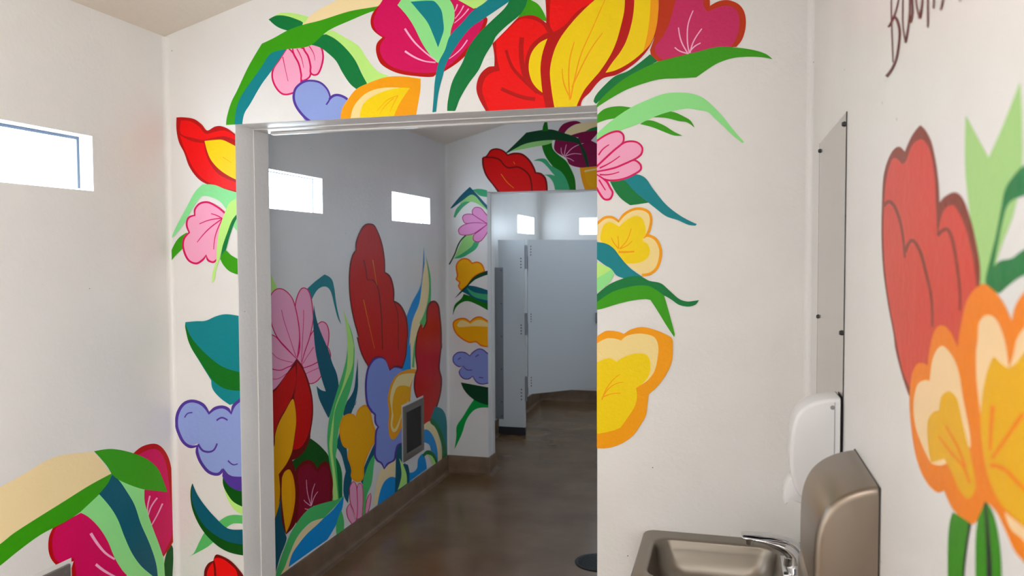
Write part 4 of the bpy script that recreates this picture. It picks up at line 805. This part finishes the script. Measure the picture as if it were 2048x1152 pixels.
   (0, 'mauve2', '', '-2372,5058! -2301,5155 -2198,5194 -2096,5198 -2019,5161! -2121,5147 -2224,5089 -2289,5004!'),
   (0, 'cream', '', '-2289,5004! -2198,5100 -2070,5157 -1918,5175 -1754,5179 -1591,5122! -1741,5061 -1930,5051 -2070,5007 -2198,4975'),
   (0, 'dgreen', '', '-1994,5028! -1867,5091 -1666,5113 -1516,5069! -1616,5024'),
   (0, 'mauve2', '', '-2211,4988! -1994,5041 -1754,5049! -1817,4983 -1886,4911! -1791,4858 -1666,4778 -1553,4675 -1665,4555 -1867,4524 -2058,4536 -2199,4585 -2250,4675 -2379,4755 -2425,4820 -2405,4945! -2070,4957'),
   (1, 'lpink', '', '-2272,4704 -2311,4754 -2318,4829', '-2280,4698 -2319,4752 -2324,4829'),
   (1, 'lpink', '', '-2271,4706 -2259,4788 -2241,4869', '-2281,4708 -2267,4790 -2247,4870'),
   (1, 'lpink', '', '-2260,4703 -2145,4818 -1993,4876', '-2267,4710 -2150,4825 -1995,4881'),
   (1, 'lpink', '', '-2262,4696 -2147,4730 -2026,4720', '-2265,4705 -2148,4738 -2026,4726'),
   (1, 'lpink', '', '-2265,4683 -2188,4656 -2137,4624', '-2262,4693 -2184,4664 -2133,4629'),
  ]),
  ('painted_leaf', 'dark green arched leaf', [
   (0, 'lime3', '', '-3090,4801! -2930,4916 -2705,4952 -2444,4960! -2470,4898 -2705,4856 -2904,4826'),
   (0, 'dgreen3', '', '-3151,4784! -3010,4907 -2837,5065! -2600,5093 -2457,5093 -2301,5042 -2070,4950 -2032,4880 -1956,4727 -1912,4525! -1943,4526! -2020,4754 -2071,4869 -2250,4914 -2444,4941 -2640,4936 -2864,4901 -3050,4819 -3117,4783'),
   (0, 'green3', '', '-2600,5074! -2580,5168 -2534,5257! -2521,5178 -2509,5076!'),
  ]),
  ('painted_blossom', 'orange and yellow cup', [
   (0, 'orange', 't', '-2052,4530! -1905,4538 -1728,4544 -1565,4526! -1553,4365 -1628,4193! -1969,4201! -2020,4353'),
   (0, 'yel3', 't', '-1982,4465! -1628,4497! -1628,4367 -1690,4232! -1905,4250! -1956,4351'),
   (1, 'peach', 't', '-1979,4466 -1865,4485 -1676,4507', '-1984,4489 -1869,4508 -1680,4529'),
  ]),
  ('painted_tulip', 'big red flower on top of the far door', [
   (0, 'dred2', 't', '-3261,4195! -3342,4307 -3454,4452 -3507,4600 -3513,4726! -3448,4756 -3379,4840 -3278,4857 -3180,4821 -3115,4761! -3024,4783 -2899,4766 -2789,4677 -2722,4571 -2691,4489! -2607,4469 -2539,4387 -2518,4177!'),
   (0, 'red4', 't', '-3214,4194! -3322,4319 -3429,4458 -3483,4602 -3486,4719! -3434,4743 -3366,4824 -3278,4836 -3191,4805 -3120,4738! -3024,4757 -2911,4743 -2809,4660 -2746,4556 -2709,4468! -2625,4447 -2563,4371 -2544,4177!'),
   (1, 'dred2', 't', '-3496,4722 -3335,4710 -3245,4676 -3179,4597 -3107,4554 -2973,4562 -2872,4510 -2796,4422 -2764,4207', '-3495,4742 -3331,4730 -3232,4693 -3165,4612 -3102,4574 -2969,4583 -2859,4526 -2776,4430 -2743,4209'),
   (1, 'amber', 't', '-3223,4475 -3135,4357 -3028,4264', '-3216,4480 -3130,4361 -3024,4268'),
   (1, 'amber', 't', '-3033,4650 -3013,4611', '-3028,4652 -3009,4613'),
  ]),
  ('painted_leaf', 'teal and lime bent leaf', [
   (0, 'sea', 'l', '-3663,4257! -3553,4269 -3390,4230! -3390,4139! -3554,4169 -3595,4203!'),
   (0, 'lime3', 'l', '-3872,4052! -3718,4199 -3636,4191 -3527,4084 -3392,3938! -3392,3912! -3582,4046 -3692,4081 -3816,4051!'),
   (0, 'sea', 'l', '-3964,3857! -3914,3987 -3802,4077 -3699,4081! -3803,4011 -3887,3921 -3936,3850!'),
   (0, 'teal2', 'l', '-4018,3989! -3857,4170 -3704,4303! -3581,4176 -3459,4044 -3391,3977! -3392,3912! -3527,4058 -3622,4164 -3691,4185 -3802,4116 -3983,3995'),
  ]),
  ('painted_leaf', 'lime leaf with a dark edge', [
   (0, 'lime3', 'l', '-3647,3619! -3789,3570 -3861,3452 -3961,3233! -3827,3267 -3685,3333 -3578,3450 -3648,3518'),
   (0, 'sea', 'l', '-3560,3484! -3614,3383 -3738,3300 -3845,3250 -3970,3237! -3827,3317 -3684,3417 -3631,3493'),
   (1, 'dgreen3', 'l', '-3782,3590 -3851,3526 -3907,3440 -3961,3305 -4048,3153', '-3767,3576 -3835,3513 -3887,3431 -3942,3297 -4030,3144'),
  ]),
  ('painted_blossom', 'small pink blossom', [
   (0, 'pink2', 'l', '-3384,3749! -3576,3802 -3646,3870 -3672,3937 -3627,3995 -3539,3985 -3461,3900 -3383,3816!'),
   (1, 'mag2', 'l', '-3387,3754! -3573,3807 -3640,3873 -3665,3937 -3625,3990 -3542,3980 -3466,3896 -3389,3814! -3387,3754!', '-3380,3744! -3579,3797 -3651,3867 -3678,3938 -3630,4000 -3537,3990 -3457,3904 -3378,3818! -3380,3744!'),
   (0, 'pink2', 'l', '-3436,3750! -3576,3768 -3779,3763 -3823,3839 -3796,3889 -3681,3896 -3576,3835'),
   (1, 'mag2', 'l', '-3439,3745! -3576,3774 -3776,3768 -3817,3839 -3792,3884 -3682,3890 -3579,3830 -3439,3745!', '-3433,3755! -3576,3763 -3782,3758 -3829,3839 -3799,3894 -3679,3901 -3572,3840 -3433,3755!'),
   (0, 'pink2', 'l', '-3436,3750! -3646,3769 -3806,3738 -3886,3672 -3869,3604 -3789,3587 -3665,3602 -3524,3684'),
   (1, 'mag2', 'l', '-3430,3751! -3647,3775 -3809,3743 -3892,3674 -3873,3600 -3789,3581 -3663,3597 -3520,3679 -3430,3751!', '-3442,3748! -3646,3764 -3803,3733 -3880,3670 -3865,3608 -3789,3592 -3667,3608 -3527,3689 -3442,3748!'),
   (0, 'pink2', 'l', '-3401,3766! -3559,3651 -3648,3585 -3657,3518 -3595,3484 -3525,3508 -3401,3683!'),
   (1, 'mag2', 'l', '-3398,3771! -3563,3656 -3653,3588 -3662,3515 -3596,3478 -3521,3504 -3396,3681! -3398,3771!', '-3404,3761! -3555,3646 -3642,3582 -3651,3521 -3595,3490 -3529,3513 -3407,3684! -3404,3761!'),
  ]),
  ('painted_blossom', 'small yellow blossom', [
   (0, 'yel3', 'l', '-3858,2768! -3893,2827 -3875,2878 -3928,2928 -3910,2979 -3926,3115 -3899,3182 -3827,3233 -3739,3224 -3677,3165! -3597,3182 -3527,3148 -3484,3047! -3652,2963 -3759,2827'),
   (1, 'orange3', 'l', '-3855,2778! -3881,2828 -3863,2880 -3916,2931 -3898,2978 -3915,3113 -3890,3176 -3824,3222 -3744,3214 -3680,3155! -3599,3171 -3536,3141 -3495,3051! -3659,2971 -3767,2835 -3855,2778!', '-3860,2757! -3904,2825 -3886,2875 -3939,2926 -3921,2980 -3938,3116 -3908,3189 -3830,3243 -3734,3234 -3674,3176! -3596,3193 -3519,3156 -3473,3044! -3644,2955 -3751,2819 -3860,2757!'),
  ]),
  ('painted_leaf', 'dark green, teal and seafoam leaves', [
   (0, 'green3', 'l', '-3813,2709! -3654,2659 -3356,2561! -3356,2419! -3619,2558 -3779,2599 -3922,2521 -3986,2375! -3958,2537 -3850,2640'),
   (0, 'teal2', 'l', '-3759,2836! -3618,2820 -3355,2738! -3356,2545! -3601,2618 -3725,2684 -3858,2751!'),
   (0, 'sea', 'l', '-3768,2802! -3618,2727 -3355,2704! -3355,2603! -3583,2643 -3689,2693'),
   (0, 'dgreen3', 'l', '-3353,3081! -3563,3014 -3670,2946 -3759,2844 -3849,2759 -3957,2639! -3921,2665 -3813,2759 -3724,2845 -3617,2929 -3353,3022!'),
  ]),
  ('painted_cloud', 'small orange and yellow cloud', [
   (0, 'yel3', 'l', '-3340,2235! -3532,2358 -3621,2356 -3719,2287! -3798,2336 -3906,2326 -3978,2274 -3961,2155 -3872,2054 -3730,1981 -3623,1992 -3535,1935 -3342,1923!'),
   (1, 'orange3', 'l', '-3331,2239! -3529,2367 -3624,2366 -3719,2297! -3796,2346 -3909,2335 -3988,2277 -3971,2150 -3879,2046 -3732,1971 -3626,1982 -3539,1925 -3335,1916! -3331,2239!', '-3349,2230! -3536,2348 -3617,2347 -3719,2277! -3801,2326 -3902,2316 -3968,2270 -3951,2159 -3865,2062 -3727,1991 -3620,2002 -3531,1945 -3349,1930! -3349,2230!'),
   (0, 'peach', 'l', '-3924,2232! -3870,2301 -3799,2302 -3710,2258! -3603,2318 -3480,2299 -3393,2217! -3657,2225 -3889,2207'),
  ]),
  ('painted_cloud', 'small lavender cloud', [
   (0, 'lav2', 'l', '-3343,1780! -3451,1827 -3518,1876 -3588,1883 -3677,1829 -3722,1777! -3802,1826 -3910,1823 -3982,1761 -3983,1675 -3902,1609 -3831,1620! -3894,1524 -3841,1440 -3752,1427 -3680,1472! -3610,1381 -3521,1359 -3345,1408!'),
   (1, 'purp', 'l', '-3336,1784! -3447,1834 -3515,1883 -3590,1890 -3683,1835 -3723,1785! -3800,1833 -3912,1830 -3989,1764 -3990,1672 -3905,1602 -3837,1616! -3902,1524 -3846,1434 -3750,1419 -3682,1464! -3614,1374 -3521,1351 -3339,1403! -3336,1784!', '-3349,1775! -3455,1821 -3521,1869 -3587,1875 -3672,1824 -3721,1769! -3805,1818 -3907,1816 -3975,1758 -3975,1679 -3900,1617 -3824,1625! -3886,1524 -3836,1447 -3753,1434 -3678,1479! -3605,1387 -3521,1366 -3351,1412! -3349,1775!'),
   (1, 'purp', 'l', '-3835,1615 -3771,1560 -3689,1558', '-3826,1625 -3766,1572 -3688,1572'),
   (1, 'purp', 'l', '-3905,1707 -3884,1728 -3862,1742', '-3916,1716 -3893,1738 -3869,1753'),
   (1, 'purp', 'l', '-3629,1758 -3603,1780 -3577,1792', '-3638,1768 -3611,1791 -3583,1804'),
   (1, 'purp', 'l', '-3583,1451 -3513,1446', '-3581,1465 -3511,1459'),
  ]),
  ('painted_leaf', 'dark green leaf and thin green stem', [
   (0, 'green4', 'l', '-3657,1126! -3546,1078 -3381,1045! -3382,1005! -3575,997 -3686,938 -3785,799 -3856,594 -3978,345! -3948,536 -3940,698 -3840,850 -3727,1030'),
   (0, 'dgreen3', 'l', '-3868,1371! -3716,1351 -3345,1298! -3347,1026! -3611,1091 -3736,1171 -3824,1270'),
  ]),
 ]),
]
WALLPOS = {'front': ('Y', D1, -1), 'far': ('Y', D2, -1), 'left': ('X', XL, 1), 'inner': ('X', XL, 1), 'right': ('X', XR, -1)}
def dec(s):
    out = []
    for t in s.split():
        k = t.endswith('!'); a, b = t.rstrip('!').split(','); out.append((int(a)/2000, int(b)/2000, k))
    return out
def paint_mural(key, label, parts):
    ax, val, sg = WALLPOS[key]
    allp = [p for n, l, sh in parts for s in sh for p in dec(s[3])]
    cu = (min(p[0] for p in allp)+max(p[0] for p in allp))/2; cz = max(HB, min(p[1] for p in allp))
    base = (val, cu, cz) if ax == 'X' else (cu, val, cz)
    root = empty('flower_mural', base, label, 'mural')
    layer = 0
    for name, plabel, shapes in parts:
        mats = []; bm = nb()
        for sh in shapes:
            layer += 1; off = sg*(.0002 + layer*.00002)
            m = 'paint_'+sh[1]
            if m not in mats: mats.append(m)
            mi = mats.index(m); polys = []
            if sh[0] == 0: polys = [catmull(dec(sh[3]), True)]
            else:
                a = catmull(dec(sh[3]), False); b = catmull(dec(sh[4]), False); n = min(len(a), len(b))
                polys = [[a[i], a[i+1], b[i+1], b[i]] for i in range(n-1)]
            for P in polys:
                for c in sh[2]:
                    P = clip_poly(P, *CLIPS[c]) if P else P
                P = [p for i, p in enumerate(P) if math.hypot(p[0]-P[i-1][0], p[1]-P[i-1][1]) > 1e-5]
                if len(P) < 3: continue
                co = [Vector((val+off, u, z)) if ax == 'X' else Vector((u, val+off, z)) for u, z in P]
                vs = [bm.verts.new(c) for c in co]
                for t in tessellate_polygon([[Vector((u, z, 0)) for u, z in P]]):
                    try: f = bm.faces.new([vs[i] for i in t])
                    except ValueError: continue
                    f.material_index = mi
        nrm = Vector((sg, 0, 0)) if ax == 'X' else Vector((0, sg, 0))
        for f in list(bm.faces):
            f.normal_update()
            if f.calc_area() < 1e-10: bm.faces.remove(f); continue
            if f.normal.dot(nrm) < 0: f.normal_flip()
        link(name, bm, mats, root, label=plabel)
for key, pl, label, parts in MURALS: paint_mural(key, label, parts)

# ------------------------------------------------------------------ steel mirror on the right wall
t = empty('wall_mirror', (XR, 2.12, 1.02), 'tall narrow polished steel mirror on the right wall above the soap dispenser', 'mirror')
bm = nb(); box(bm, XR-.0022, XR-.0003, 1.861, 2.382, 1.02, 1.953, .0008, 1); link('mirror_plate', bm, 'mirror_steel', t)
for y0, y1 in ((1.8604, 1.8611), (2.3818, 2.3823)):
    bm = nb(); box(bm, XR-.0024, XR-.0002, y0, y1, 1.02, 1.953); link('mirror_edge', bm, 'dark_metal', t)
for z in (1.93, 1.472, 1.045):
    for y in (1.888, 2.36):
        bm = nb(); cyl(bm, (XR-.002, y, z), (-1, 0, 0), .0065, .0055, 16, .004); link('screw', bm, 'dark_metal', t, smooth=True)

# ------------------------------------------------------------------ soap dispenser
t = empty('soap_dispenser', (XR-.004, 1.905, 1.085), 'white plastic soap dispenser with curved front on the right wall', 'soap dispenser')
XB = XR-.0045
bm = nb(); box(bm, XB-.0025, XB, 1.857, 1.954, 1.102, 1.3305, .001, 1); link('back_plate', bm, 'black_rubber', t, label='black back plate')
P = [(XB-.0025, 1.1, 1), (XB-.0025, 1.3305, 1), (.232, 1.3305, 0), (.205, 1.326, 0), (.182, 1.318, 0), (.163, 1.305, 0), (.150, 1.286, 0), (.142, 1.258, 0), (.1385, 1.225, 0), (.1375, 1.19, 0), (.1395, 1.16, 0), (.146, 1.132, 0), (.156, 1.112, 0), (.17, 1.1, 1)]
bm = nb(); round_ends(bm, P, 1.856, 1.955, .009, XB-.0025); link('cover', bm, 'white_plastic', t, smooth=True)
bm = nb(); box(bm, XB-.0145, XB-.0132, 1.8552, 1.8562, 1.105, 1.322); link('cover_seam', bm, 'grey_plastic', t)
bm = nb(); cyl(bm, (.2245, 1.8565, 1.3105), (0, -1, 0), .0048, .0015, 20); cyl(bm, (.2245, 1.8555, 1.3105), (0, -1, 0), .0022, .0012, 12); link('lock', bm, 'grey_plastic', t, smooth=True, label='grey round lock')
P = [(.149, 1.150), (.137, 1.139), (.129, 1.118), (.1255, 1.098), (.127, 1.086), (.131, 1.083), (.137, 1.090), (.143, 1.098), (.165, 1.087), (.18, 1.084), (.19, 1.1), (.17, 1.115)]
bm = nb(); extrude_xz(bm, P, 1.872, 1.94, .002, 2); bmesh.ops.recalc_face_normals(bm, faces=bm.faces); link('push_lever', bm, 'white_plastic', t, smooth=True)

# ------------------------------------------------------------------ hand dryer
t = empty('hand_dryer', (XR, 1.552, .93), 'brushed steel hand dryer with rounded top on the right wall', 'hand dryer')
bm = nb(); box(bm, XR-.003, XR, 1.4145, 1.6895, .933, 1.2605, .001, 1); link('back_plate', bm, 'black_rubber', t, label='black back plate')
P = [(XR-.003, .935, 1), (XR-.003, 1.2605, 1), (.229, 1.2575, 0), (.206, 1.2495, 0), (.184, 1.2365, 0), (.167, 1.2195, 0), (.155, 1.197, 0), (.148, 1.17, 0), (.1455, 1.13, 0), (.145, 1.06, 0), (.145, .96, 0), (.150, .935, 1)]
bm = nb(); round_ends(bm, P, 1.4155, 1.6885, .013, XR-.003); link('housing', bm, 'steel', t, smooth=True)
P = [(.1455, 1.062), (.1415, 1.058), (.139, 1.045), (.139, .97), (.1455, .94), (.16, .94), (.16, 1.062)]
bm = nb(); extrude_xz(bm, P, 1.47, 1.655, .006, 3); bmesh.ops.recalc_face_normals(bm, faces=bm.faces); link('air_outlet', bm, 'steel', t, smooth=True)

# ------------------------------------------------------------------ wall-hung steel sink
SX0, SX1, SY0, SY1, SZ = -.255, XR, 2.165, D1, .752
def rrect(bm, x0, x1, y0, y1, r, z, n=8, rr=None):
    out = []; rr = rr or (r, r, r, r)
    for (cx, cy, a0, q) in ((x1-rr[0], y1-rr[0], 0, rr[0]), (x0+rr[1], y1-rr[1], 90, rr[1]), (x0+rr[2], y0+rr[2], 180, rr[2]), (x1-rr[3], y0+rr[3], 270, rr[3])):
        for i in range(n+1):
            a = math.radians(a0+90*i/n); out.append(bm.verts.new((cx+q*math.cos(a), cy+q*math.sin(a), z)))
    return out
t = empty('sink', (0, 2.38, .56), 'stainless steel wall-hung sink with rounded rectangular basin in the right corner', 'sink')
bm = nb(); R = .035; e = .0015; bx0, bx1, by0, by1 = -.214, .148, 2.215, 2.520
L = [rrect(bm, SX0+.03, SX1-e, SY0+.03, SY1-e, .04, .60, rr=(.004, .03, .03, .004)),
     rrect(bm, SX0+.012, SX1-e, SY0+.012, SY1-e, .04, .72, rr=(.004, .03, .03, .004)),
     rrect(bm, SX0, SX1-e, SY0, SY1-e, R, .728, rr=(.004, R, R, .004)),
     rrect(bm, SX0, SX1-e, SY0, SY1-e, R, SZ-.003, rr=(.004, R, R, .004)),
     rrect(bm, SX0+.003, SX1-e, SY0+.003, SY1-e, R, SZ, rr=(.004, R, R, .004)),
     rrect(bm, bx0-.014, bx1+.014, by0-.014, by1+.014, .058, SZ),
     rrect(bm, bx0-.008, bx1+.008, by0-.008, by1+.008, .055, SZ-.0008),
     rrect(bm, bx0-.003, bx1+.003, by0-.003, by1+.003, .053, SZ-.003),
     rrect(bm, bx0, bx1, by0, by1, .052, SZ-.008),
     rrect(bm, bx0+.004, bx1-.004, by0+.004, by1-.004, .055, SZ-.03),
     rrect(bm, bx0+.010, bx1-.011, by0+.010, by1-.011, .06, SZ-.058),
     rrect(bm, bx0+.018, bx1-.020, by0+.018, by1-.020, .066, SZ-.080),
     rrect(bm, bx0+.030, bx1-.033, by0+.029, by1-.032, .072, SZ-.097),
     rrect(bm, bx0+.047, bx1-.052, by0+.045, by1-.049, .072, SZ-.109),
     rrect(bm, bx0+.070, bx1-.078, by0+.066, by1-.072, .062, SZ-.117),
     rrect(bm, bx0+.105, bx1-.120, by0+.095, by1-.103, .04, SZ-.122),
     rrect(bm, bx0+.135, bx1-.15, by0+.12, by1-.13, .02, SZ-.1235)]
bridge(bm, L); bm.faces.new(L[-1]); bm.faces.new(L[0][::-1])
bmesh.ops.recalc_face_normals(bm, faces=bm.faces)
link('basin', bm, 'steel_sink', t, smooth=True)
bm = nb(); cyl(bm, (-.04, 2.362, SZ-.1235), (0, 0, 1), .028, .002, 28); cyl(bm, (-.04, 2.362, SZ-.1215), (0, 0, 1), .02, .001, 28); link('basin_drain', bm, 'chrome', t, smooth=True)

# ------------------------------------------------------------------ chrome faucet
def sweep(bm, path, n=20):
    """path: (x, y, z, half width across, half height), elliptical sections"""
    rings = []; N = len(path)
    for i, (x, y, z, wd, ht) in enumerate(path):
        a = Vector(path[max(i-1, 0)][:3]); b = Vector(path[min(i+1, N-1)][:3]); d = (b-a).normalized()
        side = Vector((0, 1, 0)); up = side.cross(d).normalized()
        if up.z < 0 and abs(d.z) < .95: up = -up
        rings.append([bm.verts.new(Vector((x, y, z))+side*math.cos(t)*wd+up*math.sin(t)*ht) for t in [2*math.pi*k/n for k in range(n)]])
    bridge(bm, rings); bm.faces.new(rings[0]); bm.faces.new(rings[-1]); bmesh.ops.recalc_face_normals(bm, faces=bm.faces)
def smooth_path(P, n=5):
    out = []
    for i in range(len(P)-1):
        p0, p1, p2, p3 = P[max(i-1, 0)], P[i], P[i+1], P[min(i+2, len(P)-1)]
        for j in range(n):
            s = j/n; out.append(tuple(.5*((2*b)+(-a+c)*s+(2*a-5*b+4*c-d)*s*s+(-a+3*b-3*c+d)*s**3) for a, b, c, d in zip(p0, p1, p2, p3)))
    out.append(P[-1]); return out
FY = 2.37
t = empty('faucet', (.19, FY, SZ), 'chrome single-lever faucet on the sink, its spout pointing left over the basin', 'faucet')
bm = nb(); box(bm, .155, .225, FY-.075, FY+.075, SZ, SZ+.006, .0028, 3); link('base_plate', bm, 'chrome', t, smooth=True)
bm = nb(); sweep(bm, smooth_path([(.190, FY, SZ+.005, .026, .030), (.190, FY, SZ+.025, .024, .028), (.186, FY, SZ+.042, .023, .024), (.170, FY, SZ+.056, .022, .021), (.140, FY, SZ+.066, .020, .015), (.105, FY, SZ+.0725, .018, .0095), (.07, FY, SZ+.0765, .017, .007), (.052, FY, SZ+.077, .016, .006), (.046, FY, SZ+.0772, .011, .004)])); link('spout', bm, 'chrome', t, smooth=True)
bm = nb(); cyl(bm, (.068, FY, SZ+.073), (0, 0, -1), .0115, .015, 24, .0105); link('aerator', bm, 'chrome', t, smooth=True)
bm = nb(); sweep(bm, smooth_path([(.214, FY, SZ+.036, .020, .008), (.205, FY, SZ+.058, .021, .009), (.186, FY, SZ+.073, .021, .0065), (.150, FY, SZ+.0835, .019, .0045), (.110, FY, SZ+.0885, .0175, .0035), (.07, FY, SZ+.089, .0165, .003), (.050, FY, SZ+.0875, .015, .003), (.044, FY, SZ+.0865, .010, .002)])); link('lever_handle', bm, 'chrome', t, smooth=True)

# ------------------------------------------------------------------ wall vents (steel, expanded-metal grille)
def make_vent(y0, y1, z0, z1, label):
    t = empty('wall_vent', (XL, (y0+y1)/2, z0), label, 'vent'); f = .045
    bm = nb(); x = XL+.002
    for a in ((y0, y1, z1-f, z1), (y0, y1, z0, z0+f), (y0, y0+f, z0+f, z1-f), (y1-f, y1, z0+f, z1-f)): box(bm, XL+.002, XL+.012, *a, .002, 1)
    link('frame', bm, 'vent_steel', t)
    bm = nb(); box(bm, XL+.0022, XL+.004, y0+f, y1-f, z0+f, z1-f); link('back_panel', bm, 'black_rubber', t, label='black recess behind the grille')
    bm = nb(); a0, a1, b0, b1 = y0+f, y1-f, z0+f, z1-f; W = a1-a0; H = b1-b0; n = 16
    for sgn in (1, -1):
        for k in range(-n, n+1):
            c = k*(W/n)
            # line z = b0 + (y-a0)*sgn + ... clipped to the opening
            pts = []
            off = c if sgn > 0 else c+W
            f0 = lambda y: b0+H/2-W/2+(y-a0)+c if sgn > 0 else b0+H/2-W/2-(y-a0)+c+W
            ys = [a0, a1]; 
            lo, hi = a0, a1
            # solve for z range
            def yz(z): return a0+(z-(b0+H/2-W/2)-c) if sgn > 0 else a0-(z-(b0+H/2-W/2)-c-W)
            yy = sorted((yz(b0), yz(b1))); lo = max(lo, yy[0]); hi = min(hi, yy[1])
            if hi-lo < .004: continue
            p, q = Vector((0, lo, f0(lo))), Vector((0, hi, f0(hi))); d = (q-p).normalized(); nn = Vector((0, -d.z, d.y))*.0009
            xx = XL+.007+(.001 if sgn > 0 else 0)
            A = [bm.verts.new((xx+dx, v.y, v.z)) for dx in (0, .0015) for v in (p+nn, p-nn, q-nn, q+nn)]
            for F in ((0, 1, 2, 3), (7, 6, 5, 4), (0, 4, 5, 1), (1, 5, 6, 2), (2, 6, 7, 3), (3, 7, 4, 0)): bm.faces.new([A[i] for i in F])
    bmesh.ops.recalc_face_normals(bm, faces=bm.faces); link('grille', bm, 'grille_steel', t)
    bm = nb(); box(bm, XL+.0002, XL+.002, y0-.013, y1+.013, z0-.013, z1+.013, 0); link('flange', bm, 'trim_paint', t)
    for y in (y0+.02, y1-.02):
        for z in (z0+.02, z1-.02):
            bm = nb(); cyl(bm, (XL+.0118, y, z), (1, 0, 0), .005, .002, 12); link('screw', bm, 'cast_alloy', t, smooth=True)
make_vent(1.70, 2.068, .285, .661, 'dark steel vent at the bottom left corner, over the big crimson tulip')
make_vent(4.806, 5.163, .289, .655, 'square steel mesh vent low on the painted wall seen through the doorway')

# ------------------------------------------------------------------ floor drain
t = empty('floor_drain', (-.655, 4.17, 0), 'round black slotted drain in the brown floor past the near doorway', 'drain')
R0 = .125
bm = nb(); n = 40
L = [[bm.verts.new((-.655+r*math.cos(2*math.pi*i/n), 4.17+r*math.sin(2*math.pi*i/n), z)) for i in range(n)] for r, z in ((R0, 0.0005), (R0, .003), (R0-.003, .0045), (R0-.016, .0045), (R0-.018, .001))]
bridge(bm, L); bm.faces.new(L[-1]); bmesh.ops.recalc_face_normals(bm, faces=bm.faces); link('drain_ring', bm, 'drain_iron', t, smooth=True)
bm = nb()
for i in range(-8, 9):
    o = i*.0125; h = math.sqrt(max(0, (R0-.017)**2-o*o)); c, s = math.cos(.9), math.sin(.9)
    if h < .01: continue
    A = []
    for z in (.0012, .0042):
        for u, v in ((-h, o-.0035), (h, o-.0035), (h, o+.0035), (-h, o+.0035)): A.append(bm.verts.new((-.655+u*c-v*s, 4.17+u*s+v*c, z)))
    for F in ((0, 3, 2, 1), (4, 5, 6, 7), (0, 1, 5, 4), (1, 2, 6, 5), (2, 3, 7, 6), (3, 0, 4, 7)): bm.faces.new([A[i] for i in F])
link('drain_grate', bm, 'drain_iron', t)

# ------------------------------------------------------------------ toilet stall front in the far room
PY = 6.977; PX0, PX1 = -2.015, -1.766
t = empty('stall_pilaster', (-1.89, PY, 0), 'narrow white stall post on a dark shoe left of the stall door', 'stall panel')
bm = nb(); box(bm, PX0, PX1, PY, PY+.028, .072, 1.78, .002, 1); link('panel', bm, 'stall_panel', t)
bm = nb(); box(bm, PX0-.003, PX1+.001, PY-.004, PY+.032, 0, .072, .002, 1); link('shoe', bm, 'dark_metal', t, label='dark base shoe')
bm = nb(); box(bm, XL+.001, PX0+.047, PY-.003, PY, .141, 1.529); box(bm, XL+.001, XL+.004, PY, PY+.045, .141, 1.529); br = link('wall_bracket', bm, 'cast_alloy', t, label='full-height grey metal wall bracket')
for z in (1.502, 1.2, .9, .6, .3, .17):
    bm = nb(); cyl(bm, (PX0+.03, PY-.003, z), (0, -1, 0), .005, .003, 10); link('bolt', bm, 'dark_metal', br)
HX = PX1+.016
A0 = Vector((HX, PY+.014, 0)); ang = math.radians(44.46); dv = Vector((math.cos(ang), math.sin(ang), 0)); nv = Vector((-dv.y, dv.x, 0))
def leaf_box(bm, s0, s1, n0, n1, z0, z1, bev=0):
    k = len(bm.verts); box(bm, s0, s1, n0, n1, z0, z1, bev, 1)
    bm.verts.ensure_lookup_table()
    for v in bm.verts[k:] if not bev else bm.verts:
        if v.tag: continue
        p = A0+dv*v.co.x+nv*v.co.y; v.co = (p.x, p.y, v.co.z); v.tag = True
d = empty('stall_door', (HX, PY, 0.377), 'wide white stall door with grey hinges, swung open in the far room', 'stall door')
bm = nb(); leaf_box(bm, .008, .86, -.012, .012, 0.377, 1.78); link('door_leaf', bm, 'stall_panel', d)
for z1, zm, z0 in ((1.731, 1.627, 1.518), (1.118, 1.023, .918), (.541, .437, .318)):
    bm = nb(); cyl(bm, (HX-.004, PY-.004, z0), (0, 0, 1), .011, z1-z0, 14); h = link('hinge', bm, 'cast_alloy', d, smooth=True, label='grey metal hinge')
    bm = nb(); box(bm, PX1-.045, HX-.004, PY-.004, PY-.001, z0, zm-.004)
    link('hinge_leaf', bm, 'stall_panel', h)
    bm = nb(); leaf_box(bm, 0, .045, -.016, -.012, zm+.004, z1); link('hinge_leaf', bm, 'stall_panel', h)
    for i in range(4):
        bm = nb(); cyl(bm, (PX1-.033, PY-.004, z0+.012+i*(zm-z0-.028)/3), (0, -1, 0), .006, .002, 10); link('screw', bm, 'dark_metal', h)
        p = A0+dv*.033-nv*.016; bm = nb(); cyl(bm, (p.x, p.y, zm+.016+i*(z1-zm-.028)/3), (0, -1, 0), .006, .002, 10); link('screw', bm, 'dark_metal', h)
bm = nb(); leaf_box(bm, .752, .80, -.03, -.012, .99, 1.09); link('latch', bm, 'cast_alloy', d, label='grey slide latch')
